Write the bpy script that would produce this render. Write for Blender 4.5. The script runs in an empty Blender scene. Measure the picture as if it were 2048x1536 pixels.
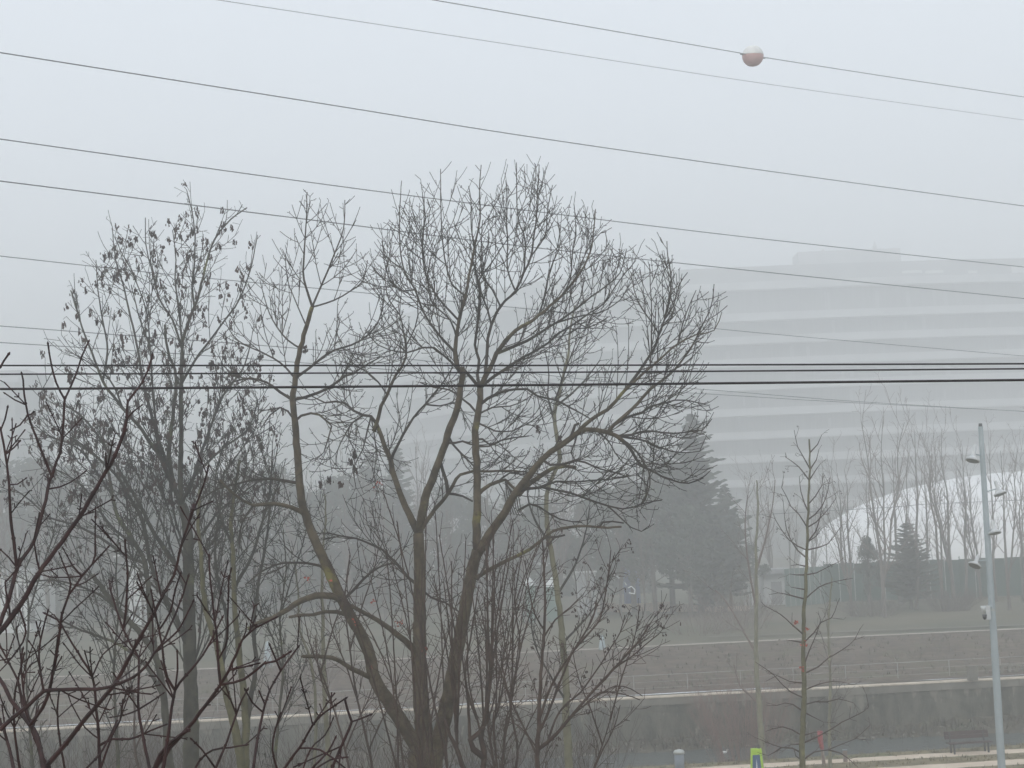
import bpy, math, random
from mathutils import Vector, Matrix
# ------------------------------------------------------------------ camera, world, light
S = bpy.context.scene
COL = S.collection
F = 3000.0                      # focal length in pixels of the 2048 wide photograph
H = 10.0                        # eye height (fourth-floor window)
PITCH = math.atan((1050-768)/F)
ROLL = math.radians(2.3)
cd = bpy.data.cameras.new('camera'); cam = bpy.data.objects.new('camera', cd); COL.objects.link(cam)
cd.sensor_width = 36; cd.lens = 36*F/2048; cd.clip_start = 0.1; cd.clip_end = 3000
cam.matrix_world = Matrix.Translation((0, 0, H)) @ Matrix.Rotation(math.pi/2+PITCH, 4, 'X') @ Matrix.Rotation(-ROLL, 4, 'Z')
S.camera = cam
SUN_EL, SUN_ROT = math.radians(42), math.radians(200)
W = bpy.data.worlds.new('World'); S.world = W; W.use_nodes = True
nt = W.node_tree; nt.nodes.clear()
sky = nt.nodes.new('ShaderNodeTexSky'); sky.sky_type = 'NISHITA'; sky.sun_disc = False
sky.sun_elevation = SUN_EL; sky.sun_rotation = SUN_ROT; sky.air_density = 1.6; sky.dust_density = 6.0; sky.ozone_density = 1.0
hs = nt.nodes.new('ShaderNodeHueSaturation'); hs.inputs['Saturation'].default_value = 0.22
mixc = nt.nodes.new('ShaderNodeMix'); mixc.data_type = 'RGBA'; mixc.inputs[0].default_value = 0.72   # the closed cloud layer over the sky
mixc.inputs[7].default_value = (7.05, 7.65, 8.5, 1)
bg = nt.nodes.new('ShaderNodeBackground'); bg.inputs['Strength'].default_value = 0.147
wo = nt.nodes.new('ShaderNodeOutputWorld')
nt.links.new(sky.outputs[0], hs.inputs['Color']); nt.links.new(hs.outputs[0], mixc.inputs[6])
nt.links.new(mixc.outputs[2], bg.inputs['Color']); nt.links.new(bg.outputs[0], wo.inputs['Surface'])
sl = bpy.data.lights.new('sun', 'SUN'); sl.energy = 0.5; sl.angle = math.radians(25); sl.color = (1, .97, .93)
so = bpy.data.objects.new('sun', sl); COL.objects.link(so)
so.rotation_euler = (math.pi/2-SUN_EL, 0, math.pi-SUN_ROT)
S.view_settings.view_transform = 'Standard'; S.view_settings.look = 'None'
S.view_settings.gamma = 1; S.view_settings.exposure = 0.04
FOG_DENSITY = 0.0056
FOG_COLOR = (0.985, 0.988, 0.975, 1)
FOG_ANISO = 0.58

# ------------------------------------------------------------------ geometry from the survey of the photograph
CR, SR = math.cos(ROLL), math.sin(ROLL); CP, SP = math.cos(PITCH), math.sin(PITCH)
def ray(u, v):
    x = (u-1024)/F; y = -(v-768)/F
    x, y = x*CR+y*SR, -x*SR+y*CR
    return (x, CP-y*SP, SP+y*CP)
def pt(u, v, D):
    r = ray(u, v); k = D/r[1]
    return Vector((r[0]*k, D, H+r[2]*k))
def gz(u, v, z):
    r = ray(u, v); k = (z-H)/r[2]
    return Vector((r[0]*k, r[1]*k, z))
def proj(p):
    X, Y, Z = p[0], p[1], p[2]-H
    f = Y*CP+Z*SP; up = -Y*SP+Z*CP
    x = X/f; y = up/f
    x, y = x*CR-y*SR, x*SR+y*CR
    return 1024+x*F, 768-y*F
RA = math.radians(6); RC, RS = math.cos(RA), math.sin(RA)
def R(s, n, z=0.0):
    return Vector((s*RC-n*RS, s*RS+n*RC, z))

# ------------------------------------------------------------------ materials
def mat(name, c1, c2=None, scale=2.0, rough=0.9, c3=None, s3=0.6, t3=0.62, bump=0.0, bscale=20, metal=0.0, spec=0.3, stretch=None, lo=.38, hi=.62, trans=0):
    m = bpy.data.materials.new(name); m.use_nodes = True
    n = m.node_tree.nodes; l = m.node_tree.links; b = n['Principled BSDF']
    b.inputs['Roughness'].default_value = rough; b.inputs['Metallic'].default_value = metal
    b.inputs['Specular IOR Level'].default_value = spec
    tc = n.new('ShaderNodeTexCoord'); mp = n.new('ShaderNodeMapping'); l.new(tc.outputs['Object'], mp.inputs[0])
    if stretch: mp.inputs['Scale'].default_value = stretch
    def noise(sc, det=5):
        q = n.new('ShaderNodeTexNoise'); q.inputs['Scale'].default_value = sc; q.inputs['Detail'].default_value = det
        q.inputs['Roughness'].default_value = .62; l.new(mp.outputs[0], q.inputs['Vector']); return q
    if c2 is None:
        c2 = tuple(x*.8 for x in c1)
    q = noise(scale); cr = n.new('ShaderNodeValToRGB')
    cr.color_ramp.elements[0].position = lo; cr.color_ramp.elements[1].position = hi
    cr.color_ramp.elements[0].color = (*c1, 1); cr.color_ramp.elements[1].color = (*c2, 1)
    l.new(q.outputs['Fac'], cr.inputs[0]); out = cr.outputs[0]
    if c3:
        q3 = noise(s3, 6); r3 = n.new('ShaderNodeValToRGB')
        r3.color_ramp.elements[0].position = t3; r3.color_ramp.elements[1].position = min(1, t3+.08)
        r3.color_ramp.elements[0].color = (0, 0, 0, 1); r3.color_ramp.elements[1].color = (1, 1, 1, 1)
        l.new(q3.outputs['Fac'], r3.inputs[0])
        mx = n.new('ShaderNodeMix'); mx.data_type = 'RGBA'; l.new(r3.outputs[0], mx.inputs[0])
        l.new(out, mx.inputs[6]); mx.inputs[7].default_value = (*c3, 1); out = mx.outputs[2]
    l.new(out, b.inputs['Base Color'])
    if bump:
        qb = noise(bscale, 4); bu = n.new('ShaderNodeBump'); bu.inputs['Strength'].default_value = bump
        bu.inputs['Distance'].default_value = .05
        l.new(qb.outputs['Fac'], bu.inputs['Height']); l.new(bu.outputs[0], b.inputs['Normal'])
    return m
M = {}
M['ash_bark'] = mat('ash_bark', (.048, .037, .023), (.110, .088, .056), 6, .95, (.17, .155, .05), 1.6, .60, bump=.5, bscale=26)
M['ash_twig'] = mat('ash_twig', (.028, .022, .018), (.056, .046, .035), 3, .8, (.13, .12, .06), 1.0, .66)
M['maple_bark'] = mat('maple_bark', (.040, .038, .030), (.075, .071, .052), 4, .95, (.13, .14, .065), 1.3, .58, bump=.4)
M['maple_twig'] = mat('maple_twig', (.032, .030, .028), (.062, .058, .044), 3, .85)
M['seed'] = mat('dry_seed', (.040, .024, .025), (.085, .055, .045), 3, .9)
M['red_twig'] = mat('dark_red_twig', (.020, .0085, .009), (.044, .016, .015), 14, .5, (.10, .070, .055), 7, .66, spec=.2)
M['moss_bark'] = mat('mossy_bark', (.085, .080, .042), (.14, .13, .07), 4, .95, (.20, .19, .09), 2, .6, bump=.4)
M['pale_bark'] = mat('pale_bark', (.12, .115, .075), (.19, .18, .12), 3, .9, (.27, .26, .18), 2, .6)
M['sap_twig'] = mat('sapling_bark', (.042, .026, .021), (.080, .052, .040), 5, .85)
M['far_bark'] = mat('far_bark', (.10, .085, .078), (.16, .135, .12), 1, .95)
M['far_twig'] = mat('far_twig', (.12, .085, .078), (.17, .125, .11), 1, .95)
M['needle'] = mat('needles', (.040, .052, .042), (.070, .085, .062), 1.2, .9)
M['birch'] = mat('birch_bark', (.30, .27, .24), (.42, .39, .35), 2, .8, (.08, .07, .06), 4, .64)
M['pinktwig'] = mat('reddish_twig', (.17, .090, .078), (.23, .13, .115), 2, .9)
M['redleaf'] = mat('red_leaf', (.30, .035, .028), (.42, .10, .06), 8, .7)
M['wire'] = mat('wire', (.17, .18, .19), (.22, .23, .24), 3, .6)
M['cable'] = mat('cable', (.013, .011, .012), (.03, .026, .028), 30, .5)
M['ballwhite'] = mat('ball_white', (.72, .72, .69), (.62, .62, .60), 3, .5)
M['ballred'] = mat('ball_red', (.50, .29, .27), (.46, .28, .26), 3, .5)
M['grass'] = mat('dry_grass', (.13, .11, .065), (.22, .185, .11), 1.5, 1, (.13, .14, .07), .5, .56, bump=.6, bscale=30)
M['slope'] = mat('brown_slope', (.058, .042, .032), (.135, .100, .074), 1.3, 1, (.095, .085, .052), .4, .54, bump=.6, bscale=9)
M['farground'] = mat('far_grass', (.075, .080, .050), (.125, .112, .075), .12, 1, (.14, .115, .09), .05, .55)
M['path'] = mat('path_sand', (.52, .43, .34), (.62, .53, .43), 1.2, .95, (.40, .33, .26), .8, .62)
M['kerb'] = mat('pale_stone', (.46, .39, .31), (.62, .54, .44), 1.5, .9, (.30, .26, .21), 1.1, .60)
M['concrete'] = mat('concrete', (.13, .12, .10), (.21, .195, .165), 1.0, .95)
M['palepath'] = mat('upper_path', (.34, .30, .26), (.44, .39, .34), 1.2, .95)
M['mud'] = mat('mud', (.05, .044, .033), (.11, .095, .072), 1.2, 1, (.06, .07, .04), .6, .55, bump=.7, bscale=6)
M['rock'] = mat('rock', (.13, .12, .105), (.27, .25, .22), 2, .95, bump=.5)
M['fence'] = mat('green_screen', (.016, .062, .048), (.032, .085, .068), .5, .85)
M['fencelight'] = mat('green_mesh', (.11, .19, .165), (.16, .24, .21), .5, .85)
M['dome'] = mat('dome_skin', (.88, .89, .90), (.93, .94, .94), .3, .5)
M['slab'] = mat('facade_light', (.46, .47, .48), (.53, .54, .55), .15, .8)
M['glassband'] = mat('facade_dark', (.20, .21, .215), (.27, .28, .285), .5, .45, stretch=(6, 6, .3))
M['roofgrey'] = mat('roof_grey', (.32, .33, .34), (.38, .39, .40), .2, .8)
M['pole'] = mat('galvanised', (.32, .37, .39), (.38, .43, .45), 1, .5, metal=.15)
M['lampwhite'] = mat('lamp_white', (.46, .48, .49), (.56, .57, .57), 8, .5)
M['dark'] = mat('dark_part', (.03, .03, .035), (.05, .05, .055), 8, .5)
M['lens'] = mat('lens_grey', (.10, .10, .10), (.2, .2, .2), 30, .3)
M['wood'] = mat('bench_wood', (.035, .018, .02), (.06, .03, .032), 9, .7, stretch=(1, 12, 12))
M['benchpale'] = mat('bench_seat', (.10, .07, .065), (.15, .12, .11), 9, .7)
M['lime'] = mat('lime_paint', (.42, .66, .02), (.36, .58, .03), 6, .5)
M['blue'] = mat('blue_panel', (.020, .070, .17), (.03, .09, .22), 6, .4)
M['paleblue'] = mat('pale_blue', (.34, .42, .45), (.42, .48, .50), 3, .6)
M['white'] = mat('white_paint', (.75, .77, .76), (.66, .68, .68), 2, .6)
M['redpaint'] = mat('red_sleeve', (.24, .020, .035), (.34, .05, .06), 9, .6)
M['stake'] = mat('stake', (.17, .125, .11), (.27, .22, .19), 4, .85)
M['bollard'] = mat('bollard_grey', (.16, .19, .23), (.21, .24, .28), 4, .5)
M['farblue'] = mat('far_blue', (.10, .15, .34), (.13, .19, .38), .6, .7)
M['duck'] = mat('duck_brown', (.035, .03, .025), (.07, .06, .05), 20, .8)
M['beige'] = mat('beige_wall', (.50, .42, .35), (.62, .54, .46), 1, .9)
M['railing'] = mat('railing_steel', (.36, .38, .37), (.46, .48, .47), 2, .5, metal=.2)
def wallmat():
    m = mat('river_wall', (.036, .037, .027), (.125, .118, .095), 1.1, .95, (.27, .25, .21), 1.6, .64, bump=.5, bscale=6, stretch=(1.6, 1.6, .55))
    n = m.node_tree.nodes; l = m.node_tree.links; b = n['Principled BSDF']
    src = b.inputs['Base Color'].links[0].from_socket
    tc = n.new('ShaderNodeTexCoord'); sx = n.new('ShaderNodeSeparateXYZ'); l.new(tc.outputs['Object'], sx.inputs[0])
    q = n.new('ShaderNodeTexNoise'); q.inputs['Scale'].default_value = .7; q.inputs['Detail'].default_value = 7
    mp = n.new('ShaderNodeMapping'); mp.inputs['Scale'].default_value = (3.0, 3.0, .8); l.new(tc.outputs['Object'], mp.inputs[0]); l.new(mp.outputs[0], q.inputs[0])
    a = n.new('ShaderNodeMath'); a.operation = 'MULTIPLY_ADD'; a.inputs[1].default_value = .22; sb = n.new('ShaderNodeMath'); sb.operation = 'SUBTRACT'; sb.inputs[1].default_value = .75; l.new(sx.outputs['Z'], sb.inputs[0]); l.new(sb.outputs[0], a.inputs[0]); l.new(q.outputs['Fac'], a.inputs[2])
    r = n.new('ShaderNodeValToRGB'); r.color_ramp.elements[0].position = .78; r.color_ramp.elements[1].position = .86
    l.new(a.outputs[0], r.inputs[0])
    mx = n.new('ShaderNodeMix'); mx.data_type = 'RGBA'; l.new(r.outputs[0], mx.inputs[0]); l.new(src, mx.inputs[6]); mx.inputs[7].default_value = (.21, .195, .16, 1)
    l.new(mx.outputs[2], b.inputs['Base Color']); return m
M['wall'] = wallmat()
def watermat():
    m = bpy.data.materials.new('river_water'); m.use_nodes = True; n = m.node_tree.nodes; l = m.node_tree.links; b = n['Principled BSDF']
    b.inputs['Base Color'].default_value = (.075, .090, .092, 1); b.inputs['Roughness'].default_value = .22; b.inputs['IOR'].default_value = 1.33
    tc = n.new('ShaderNodeTexCoord'); mp = n.new('ShaderNodeMapping'); mp.inputs['Rotation'].default_value = (0, 0, -RA); mp.inputs['Scale'].default_value = (.8, 3.2, 1)
    l.new(tc.outputs['Object'], mp.inputs[0]); q = n.new('ShaderNodeTexNoise'); q.inputs['Scale'].default_value = 1.6; q.inputs['Detail'].default_value = 6
    l.new(mp.outputs[0], q.inputs[0]); bu = n.new('ShaderNodeBump'); bu.inputs['Strength'].default_value = .8; bu.inputs['Distance'].default_value = .12
    l.new(q.outputs['Fac'], bu.inputs['Height']); l.new(bu.outputs[0], b.inputs['Normal']); return m
M['water'] = watermat()

# ------------------------------------------------------------------ mesh helpers
class MB:
    """collects tubes, boxes, fans of one part and links them as ONE mesh object"""
    def __init__(s): s.v = []; s.f = []
    def tube(s, ps, rs, k=4, cap=True):
        n = len(ps)
        if n < 2: return
        base = len(s.v); ref = None
        for i in range(n):
            a = ps[max(0, i-1)]; b = ps[min(n-1, i+1)]
            tx, ty, tz = b[0]-a[0], b[1]-a[1], b[2]-a[2]
            L = math.sqrt(tx*tx+ty*ty+tz*tz) or 1e-6; tx /= L; ty /= L; tz /= L
            if ref is None:
                ref = (1, 0, 0) if abs(tx) < .8 else (0, 1, 0)
            d = ref[0]*tx+ref[1]*ty+ref[2]*tz
            ux, uy, uz = ref[0]-d*tx, ref[1]-d*ty, ref[2]-d*tz
            L = math.sqrt(ux*ux+uy*uy+uz*uz)
            if L < 1e-5: ux, uy, uz, L = 0, 0, 1, 1
            ux /= L; uy /= L; uz /= L; ref = (ux, uy, uz)
            wx, wy, wz = ty*uz-tz*uy, tz*ux-tx*uz, tx*uy-ty*ux
            r = rs[i]; p = ps[i]
            for j in range(k):
                c, q = CS[k][j]
                s.v.append((p[0]+r*(c*ux+q*wx), p[1]+r*(c*uy+q*wy), p[2]+r*(c*uz+q*wz)))
        for i in range(n-1):
            o = base+i*k
            for j in range(k):
                j2 = (j+1) % k
                s.f.append((o+j, o+j2, o+k+j2, o+k+j))
        if cap:
            s.f.append(tuple(range(base+(n-1)*k, base+n*k)))
            s.f.append(tuple(range(base+k-1, base-1, -1)))
    def box(s, c, dx, dy, dz, X=(1, 0, 0), Y=(0, 1, 0), Z=(0, 0, 1)):
        b = len(s.v); c = Vector(c); X = Vector(X)*dx/2; Y = Vector(Y)*dy/2; Z = Vector(Z)*dz/2
        for sx, sy, sz in ((-1,-1,-1),(1,-1,-1),(1,1,-1),(-1,1,-1),(-1,-1,1),(1,-1,1),(1,1,1),(-1,1,1)):
            s.v.append(tuple(c+X*sx+Y*sy+Z*sz))
        for f in ((0,3,2,1),(4,5,6,7),(0,1,5,4),(1,2,6,5),(2,3,7,6),(3,0,4,7)): s.f.append(tuple(b+i for i in f))
    def quad(s, a, b, c, d):
        o = len(s.v); s.v += [tuple(a), tuple(b), tuple(c), tuple(d)]; s.f.append((o, o+1, o+2, o+3))
    def sheet(s, rows):
        o = len(s.v); m = len(rows[0])
        for r in rows:
            for p in r: s.v.append(tuple(p))
        for i in range(len(rows)-1):
            for j in range(m-1):
                a = o+i*m+j; s.f.append((a, a+1, a+m+1, a+m))
    def lathe(s, prof, org, axis=(0, 0, 1), k=20):
        ax = Vector(axis).normalized(); r0 = Vector((1, 0, 0)) if abs(ax.x) < .8 else Vector((0, 1, 0))
        u = (r0-ax*r0.dot(ax)).normalized(); w = ax.cross(u); o = len(s.v); org = Vector(org)
        for r, h in prof:
            for j in range(k):
                a = 2*math.pi*j/k
                s.v.append(tuple(org+ax*h+u*(r*math.cos(a))+w*(r*math.sin(a))))
        for i in range(len(prof)-1):
            for j in range(k):
                j2 = (j+1) % k; s.f.append((o+i*k+j, o+i*k+j2, o+(i+1)*k+j2, o+(i+1)*k+j))
        s.f.append(tuple(range(o+k-1, o-1, -1))); s.f.append(tuple(range(o+(len(prof)-1)*k, o+len(prof)*k)))
    def build(s, name, m, parent=None, org=(0, 0, 0), smooth=False):
        me = bpy.data.meshes.new(name)
        ox, oy, oz = org
        me.from_pydata([(x-ox, y-oy, z-oz) for x, y, z in s.v] if any(org) else s.v, [], s.f)
        me.materials.append(M[m]); me.update()
        if smooth: me.polygons.foreach_set('use_smooth', [len(f) <= 4 for f in s.f])
        o = bpy.data.objects.new(name, me); COL.objects.link(o)
        if parent: o.parent = parent
        else: o.location = org
        return o
CS = {k: [(math.cos(2*math.pi*j/k), math.sin(2*math.pi*j/k)) for j in range(k)] for k in range(3, 17)}
def tag(o, label=None, cat=None, group=None, kind=None):
    if label: o['label'] = label
    if cat: o['category'] = cat
    if group: o['group'] = group
    if kind: o['kind'] = kind
    return o
def empty(name, loc, label, cat, group=None):
    o = bpy.data.objects.new(name, None); COL.objects.link(o); o.location = loc; o.empty_display_size = .2
    return tag(o, label, cat, group)
def struct(name, mb, m):
    return tag(mb.build(name, m), kind='structure')
def copy_tree(o, parent=None):
    c = o.copy(); COL.objects.link(c); c.parent = parent
    for ch in [x for x in KIDS.get(o.name, [])]: copy_tree(ch, c)
    return c
KIDS = {}
def kid(par, o): KIDS.setdefault(par.name, []).append(o); return o
def catmull(ps, step):
    out = []; n = len(ps)
    for i in range(n-1):
        p0 = ps[max(0, i-1)]; p1 = ps[i]; p2 = ps[i+1]; p3 = ps[min(n-1, i+2)]
        L = math.dist(p1, p2); k = max(1, int(L/step))
        for j in range(k):
            t = j/k; t2 = t*t; t3 = t2*t
            out.append(tuple(.5*((2*b)+(-a+c)*t+(2*a-5*b+4*c-d)*t2+(-a+3*b-3*c+d)*t3) for a, b, c, d in zip(p0, p1, p2, p3)))
    out.append(tuple(ps[-1])); return out
def inside(poly, u, v):
    r = False; j = len(poly)-1
    for i in range(len(poly)):
        a, b = poly[i]; c, d = poly[j]
        if (b > v) != (d > v) and u < (c-a)*(v-b)/(d-b)+a: r = not r
        j = i
    return r
def unit(x, y, z):
    L = math.sqrt(x*x+y*y+z*z) or 1; return (x/L, y/L, z/L)
def sidedir(d, az, ang):
    """direction leaving d at angle ang, turned az about d"""
    r = (0, 0, 1) if abs(d[2]) < .9 else (1, 0, 0)
    k = r[0]*d[0]+r[1]*d[1]+r[2]*d[2]
    u = unit(r[0]-k*d[0], r[1]-k*d[1], r[2]-k*d[2])
    w = (d[1]*u[2]-d[2]*u[1], d[2]*u[0]-d[0]*u[2], d[0]*u[1]-d[1]*u[0])
    ca, sa, c, s_ = math.cos(az), math.sin(az), math.cos(ang), math.sin(ang)
    return unit(*(c*d[i]+s_*(ca*u[i]+sa*w[i]) for i in range(3)))

# ------------------------------------------------------------------ trees
class Tree:
    """traced limbs plus grown branches; kinds: list of level dicts"""
    def __init__(s, D, levels, seed, poly=None, seg=.16, rmin=.007, k=1.0):
        s.k = k; D = D*k; seg = seg*k; s.rmin = rmin*k; s.roots = []
        levels = [{**L, 'len': (L['len'][0]*k, L['len'][1]*k), 'r': L['r']*k, 'rt': L['rt']*k, 'sp': L['sp']*k} for L in levels]
        s.D = D; s.lv = levels; s.rnd = random.Random(seed); s.poly = poly; s.seg = seg
        s.limbs = []; s.trunk = MB(); s.crown = MB(); s.extra = MB(); s.pts = []; s.tips = []
    def limb(s, uv, w0, w1, dz=None, thick=False, grow=True, D0=None):
        """uv: pixel polyline; w0,w1: widths in pixels; dz: metres the tip lies behind (+) or before (-)"""
        rnd = s.rnd; u, v = uv[0]; D = D0*s.k if D0 else s.D; start = None; w0, w1 = w0*s.wk(w0), w1*s.wk(w0)
        if s.pts and D0 is None:
            best = min(s.pts, key=lambda q: (q[0]-u)**2+(q[1]-v)**2)
            if (best[0]-u)**2+(best[1]-v)**2 < 40**2: D = best[2]; start = best; uv = [(best[0], best[1])]+list(uv[1:])
        L = sum(math.dist(uv[i], uv[i+1]) for i in range(len(uv)-1))
        if dz is None: dz = rnd.uniform(-.5, .5)*L*D/F/s.k
        dz = dz*s.k if dz else 0
        c = catmull(uv, 14); n = len(c); ps = []; rs = []
        for i, (a, b) in enumerate(c):
            t = i/(n-1); d = D+dz*t
            j = 0 if i == 0 else min(1, w0/14)*1.1
            a += rnd.uniform(-j, j); b += rnd.uniform(-j, j)
            ps.append(tuple(pt(a, b, d))); r = (w0+(w1-w0)*t**.85)/2*d/F
            rs.append(max(r*(1+.05*rnd.uniform(-1, 1)), s.rmin)); s.pts.append((a, b, d))
        if start is None and v > 1490: s.roots.append((ps[0], rs[0]))
        (s.trunk if thick else s.crown).tube(ps, rs, 10 if w0 > 14 else (6 if w0 > 6 else 5))
        if grow: s.limbs.append((ps, rs))
        return s
    thin = 1.0; fall = .35
    def wk(s, w): return (.9 if s.thin < 1 else 1.0) if w > 15 else s.thin
    def fill(s, spacing=.35, rmax=.07, skip=.08, az=None, mult=1.0):
        for ps, rs in list(s.limbs):
            acc = 0; n = len(ps); L = sum(math.dist(ps[i], ps[i+1]) for i in range(n-1)); run = 0; k = s.rnd.randint(0, 9)
            for i in range(1, n):
                st = math.dist(ps[i-1], ps[i]); acc += st; run += st
                if rs[i] > rmax*s.k or run < skip*L: acc = 0; continue
                if acc > spacing*s.k*s.rnd.uniform(.6, 1.4):
                    acc = 0; k += 1
                    d = unit(*(ps[i][q]-ps[i-1][q] for q in range(3)))
                    P = s.lv[0]
                    for side in ((0, math.pi) if s.rnd.random() < P.get('pair', .4) else (0,)):
                        a = (s.rnd.uniform(0, 6.28) if az is None else az)+side
                        dd = sidedir(d, a, math.radians(s.rnd.uniform(*P['ang'])))
                        s.grow(ps[i], dd, s.rnd.uniform(*P['len'])*mult*(1-s.fall*run/L), min(P['r'], rs[i]*.7), 0)
            # tip of a limb goes on as a branch
            d = unit(*(ps[-1][q]-ps[-2][q] for q in range(3)))
    def grow(s, p, d, L, r, lev):
        P = s.lv[lev]; rnd = s.rnd; ju, jv = rnd.gauss(0, 16), rnd.gauss(8, 14); n = max(3, int(L/s.seg)); st = L/n; rt = P['rt']; r = max(r, rt)
        ps = [p]; rs = [r]; kids = []; az = rnd.uniform(0, 3.14)
        acc = rnd.uniform(0, P['sp']) if lev+1 < len(s.lv) else 0
        for i in range(1, n+1):
            t = i/n; tr = P['trop']*(st/(.16*s.k))
            w = P['wob']*(st/(.16*s.k))**.5
            d = unit(d[0]+rnd.gauss(0, w), d[1]+rnd.gauss(0, w), d[2]+rnd.gauss(0, w)+tr*(P.get('tb', 0)+1 if t > .4 else 1-P.get('tb', 0)))
            p = (p[0]+d[0]*st, p[1]+d[1]*st, p[2]+d[2]*st)
            if s.poly:
                u, v = proj(p)
                if not inside(s.poly, u+ju, v+jv) and rnd.random() < .85: break
            ps.append(p); rs.append(r+(rt-r)*t)
            acc += st
            if lev+1 < len(s.lv) and acc > P['sp'] and t > .12:
                acc = rnd.uniform(-.3, .3)*P['sp']; az += 1.57+rnd.uniform(-.5, .5)
                for side in ((0, math.pi) if rnd.random() < P.get('pair', .5) else (0,)):
                    kids.append((p, d, az+side, rs[-1], t))
        if len(ps) < 2: return
        if P.get('bud') and lev+1 >= len(s.lv)-P.get('budlev', 0):
            rs[-1] = rt*1.25
        s.crown.tube(ps, rs, 3 if r < .03 else 4, cap=False)
        s.tips.append((ps[-1], d, lev))
        for q, dd, a, rr, t in kids:
            C = s.lv[lev+1]
            s.grow(q, sidedir(dd, a, math.radians(rnd.uniform(*C['ang']))), rnd.uniform(*C['len'])*(1-.45*t), min(C['r'], rr*.8), lev+1)
    def finish(s, name, label, cat, base, trunkmat, crownmat, group=None):
        if s.roots and s.roots[0][0][2] > .05:   # carry every stem that leaves the picture down to one foot on the ground
            a, r0 = s.roots[0]; base = Vector((a[0], a[1]+.05, 0))
            for i, (q, r) in enumerate(s.roots):
                e = (base.x+(q[0]-a[0])*.25, base.y+(q[1]-a[1])*.25, -.05); mid = tuple(q[j]+(e[j]-q[j])*.45 for j in range(2))+(q[2]*.55,)
                s.trunk.tube(catmull([q, mid, e], .25), [r*(1+.5*j/8) for j in range(9+int(q[2]*5))][:len(catmull([q, mid, e], .25))], 8)
        o = empty(name, base, label, cat, group)
        s.root = o
        t = s.trunk.build('trunk', trunkmat, o, base, True) if s.trunk.v else None
        c = s.crown.build('crown', crownmat, o, base, False)
        for x in (t, c):
            if x: kid(o, x)
        return o
def hang_seeds(mb, rnd, tips, prob, size, n=(3, 7)):
    """dangling winged seeds below twig tips"""
    for p, d, lev in tips:
        if rnd.random() > prob: continue
        cx, cy = p[0]+rnd.gauss(0, size*.08), p[1]+rnd.gauss(0, size*.08)
        for i in range(rnd.randint(*n)):
            x = cx+rnd.gauss(0, size*.13); y = cy+rnd.gauss(0, size*.13); z = p[2]-rnd.uniform(0, size*.75)
            a = rnd.uniform(0, 3.14); w = size*rnd.uniform(.09, .16); h = size*rnd.uniform(.3, .55); sw = rnd.uniform(-.02, .02)
            ca, sa = math.cos(a)*w, math.sin(a)*w
            mb.quad((x-ca*.4, y-sa*.4, z), (x+ca*.4, y+sa*.4, z), (x+ca+sw, y+sa, z-h*.6), (x-ca*.3+sw, y-sa*.3, z-h))
            mb.quad((x-sa*.4, y+ca*.4, z), (x+sa*.4, y-ca*.4, z), (x+sa, y-ca+sw, z-h*.6), (x-sa*.3, y+ca*.3+sw, z-h))
def leaves_at(mb, rnd, centres, D, spread, n, size):
    for u, v in centres:
        for i in range(n):
            p = pt(u+rnd.gauss(0, spread), v+rnd.gauss(0, spread), D+rnd.uniform(-.2, .2))
            X = Vector(sidedir((0, 0, 1), rnd.uniform(0, 6.28), rnd.uniform(.5, 1.6)))*size; Y = Vector(sidedir((0, 1, 0), rnd.uniform(0, 6.28), 1.2))*size*.7
            mb.quad(p-X, p-Y, p+X*.8, p+Y)

# ------------------------------------------------------------------ the setting
rnd = random.Random(5)
NB = 61.5     # near bank edge (distance across the river frame)
NW = 73.0     # foot of the far river wall
def farz(n):
    return 1.40+min(1.0, max(0, (n-73.5)*.040))
# ground under everything: one big sheet each side of the channel
def strip(n0, n1, z0, z1, s0, s1, ns, nn, zf=None, jit=0):
    g = MB(); rows = []
    for i in range(nn+1):
        n = n0+(n1-n0)*i/nn; row = []
        for j in range(ns+1):
            q = s0+(s1-s0)*j/ns
            z = zf(n) if zf else z0+(z1-z0)*i/nn
            row.append(R(q, n+(rnd.uniform(-jit, jit) if 0 < i < nn else 0), z+(rnd.uniform(-jit, jit) if 0 < i < nn else 0)))
        rows.append(row)
    g.sheet(rows); return g
struct('ground', strip(-60, NB, 0, 0, -300, 300, 40, 30), 'grass')
g = MB(); rows = []
for i, (n, z) in enumerate([(NB, 0), (NB+.35, -.16), (NB+.6, -.5), (NB+.95, -.9), (NB+1.5, -1.25), (NB+4, -1.5)]):
    rows.append([R(s, n+(math.sin(s*.7)*.12+math.sin(s*1.9+i)*.08+rnd.uniform(-.06, .06) if i else 0), z+(rnd.uniform(-.05, .05) if i else 0)) for s in [q*.5 for q in range(-240, 241)]])
g.sheet(rows); struct('near_bank', g, 'mud')
struct('river_bed', strip(NB+3, 74.8, -1.5, -1.5, -300, 300, 4, 2), 'mud')
struct('river_water', strip(NB+.4, 74.3, -1.0, -1.0, -300, 300, 4, 2), 'water')
# rubble shelf at the foot of the wall
g = MB(); rows = []
ss = [q*.35 for q in range(-330, 331)]
for i, (n, z) in enumerate([(71.0, -1.2), (71.6, -1.02), (72.0, -.9), (72.4, -.78), (72.8, -.66), (73.12, -.5)]):
    rows.append([R(s, n+math.sin(s*.31)*.35*(1 if i < 5 else 0)+rnd.uniform(-.12, .12)*(i < 5), z+rnd.uniform(-.09, .09)+.1*math.sin(s*.23+1)) for s in ss])
g.sheet(rows); struct('rubble_bank', g, 'mud')
g = strip(74.55, 900, 0, 0, -420, 420, 60, 60, farz); struct('far_ground', g, 'farground')
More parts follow.
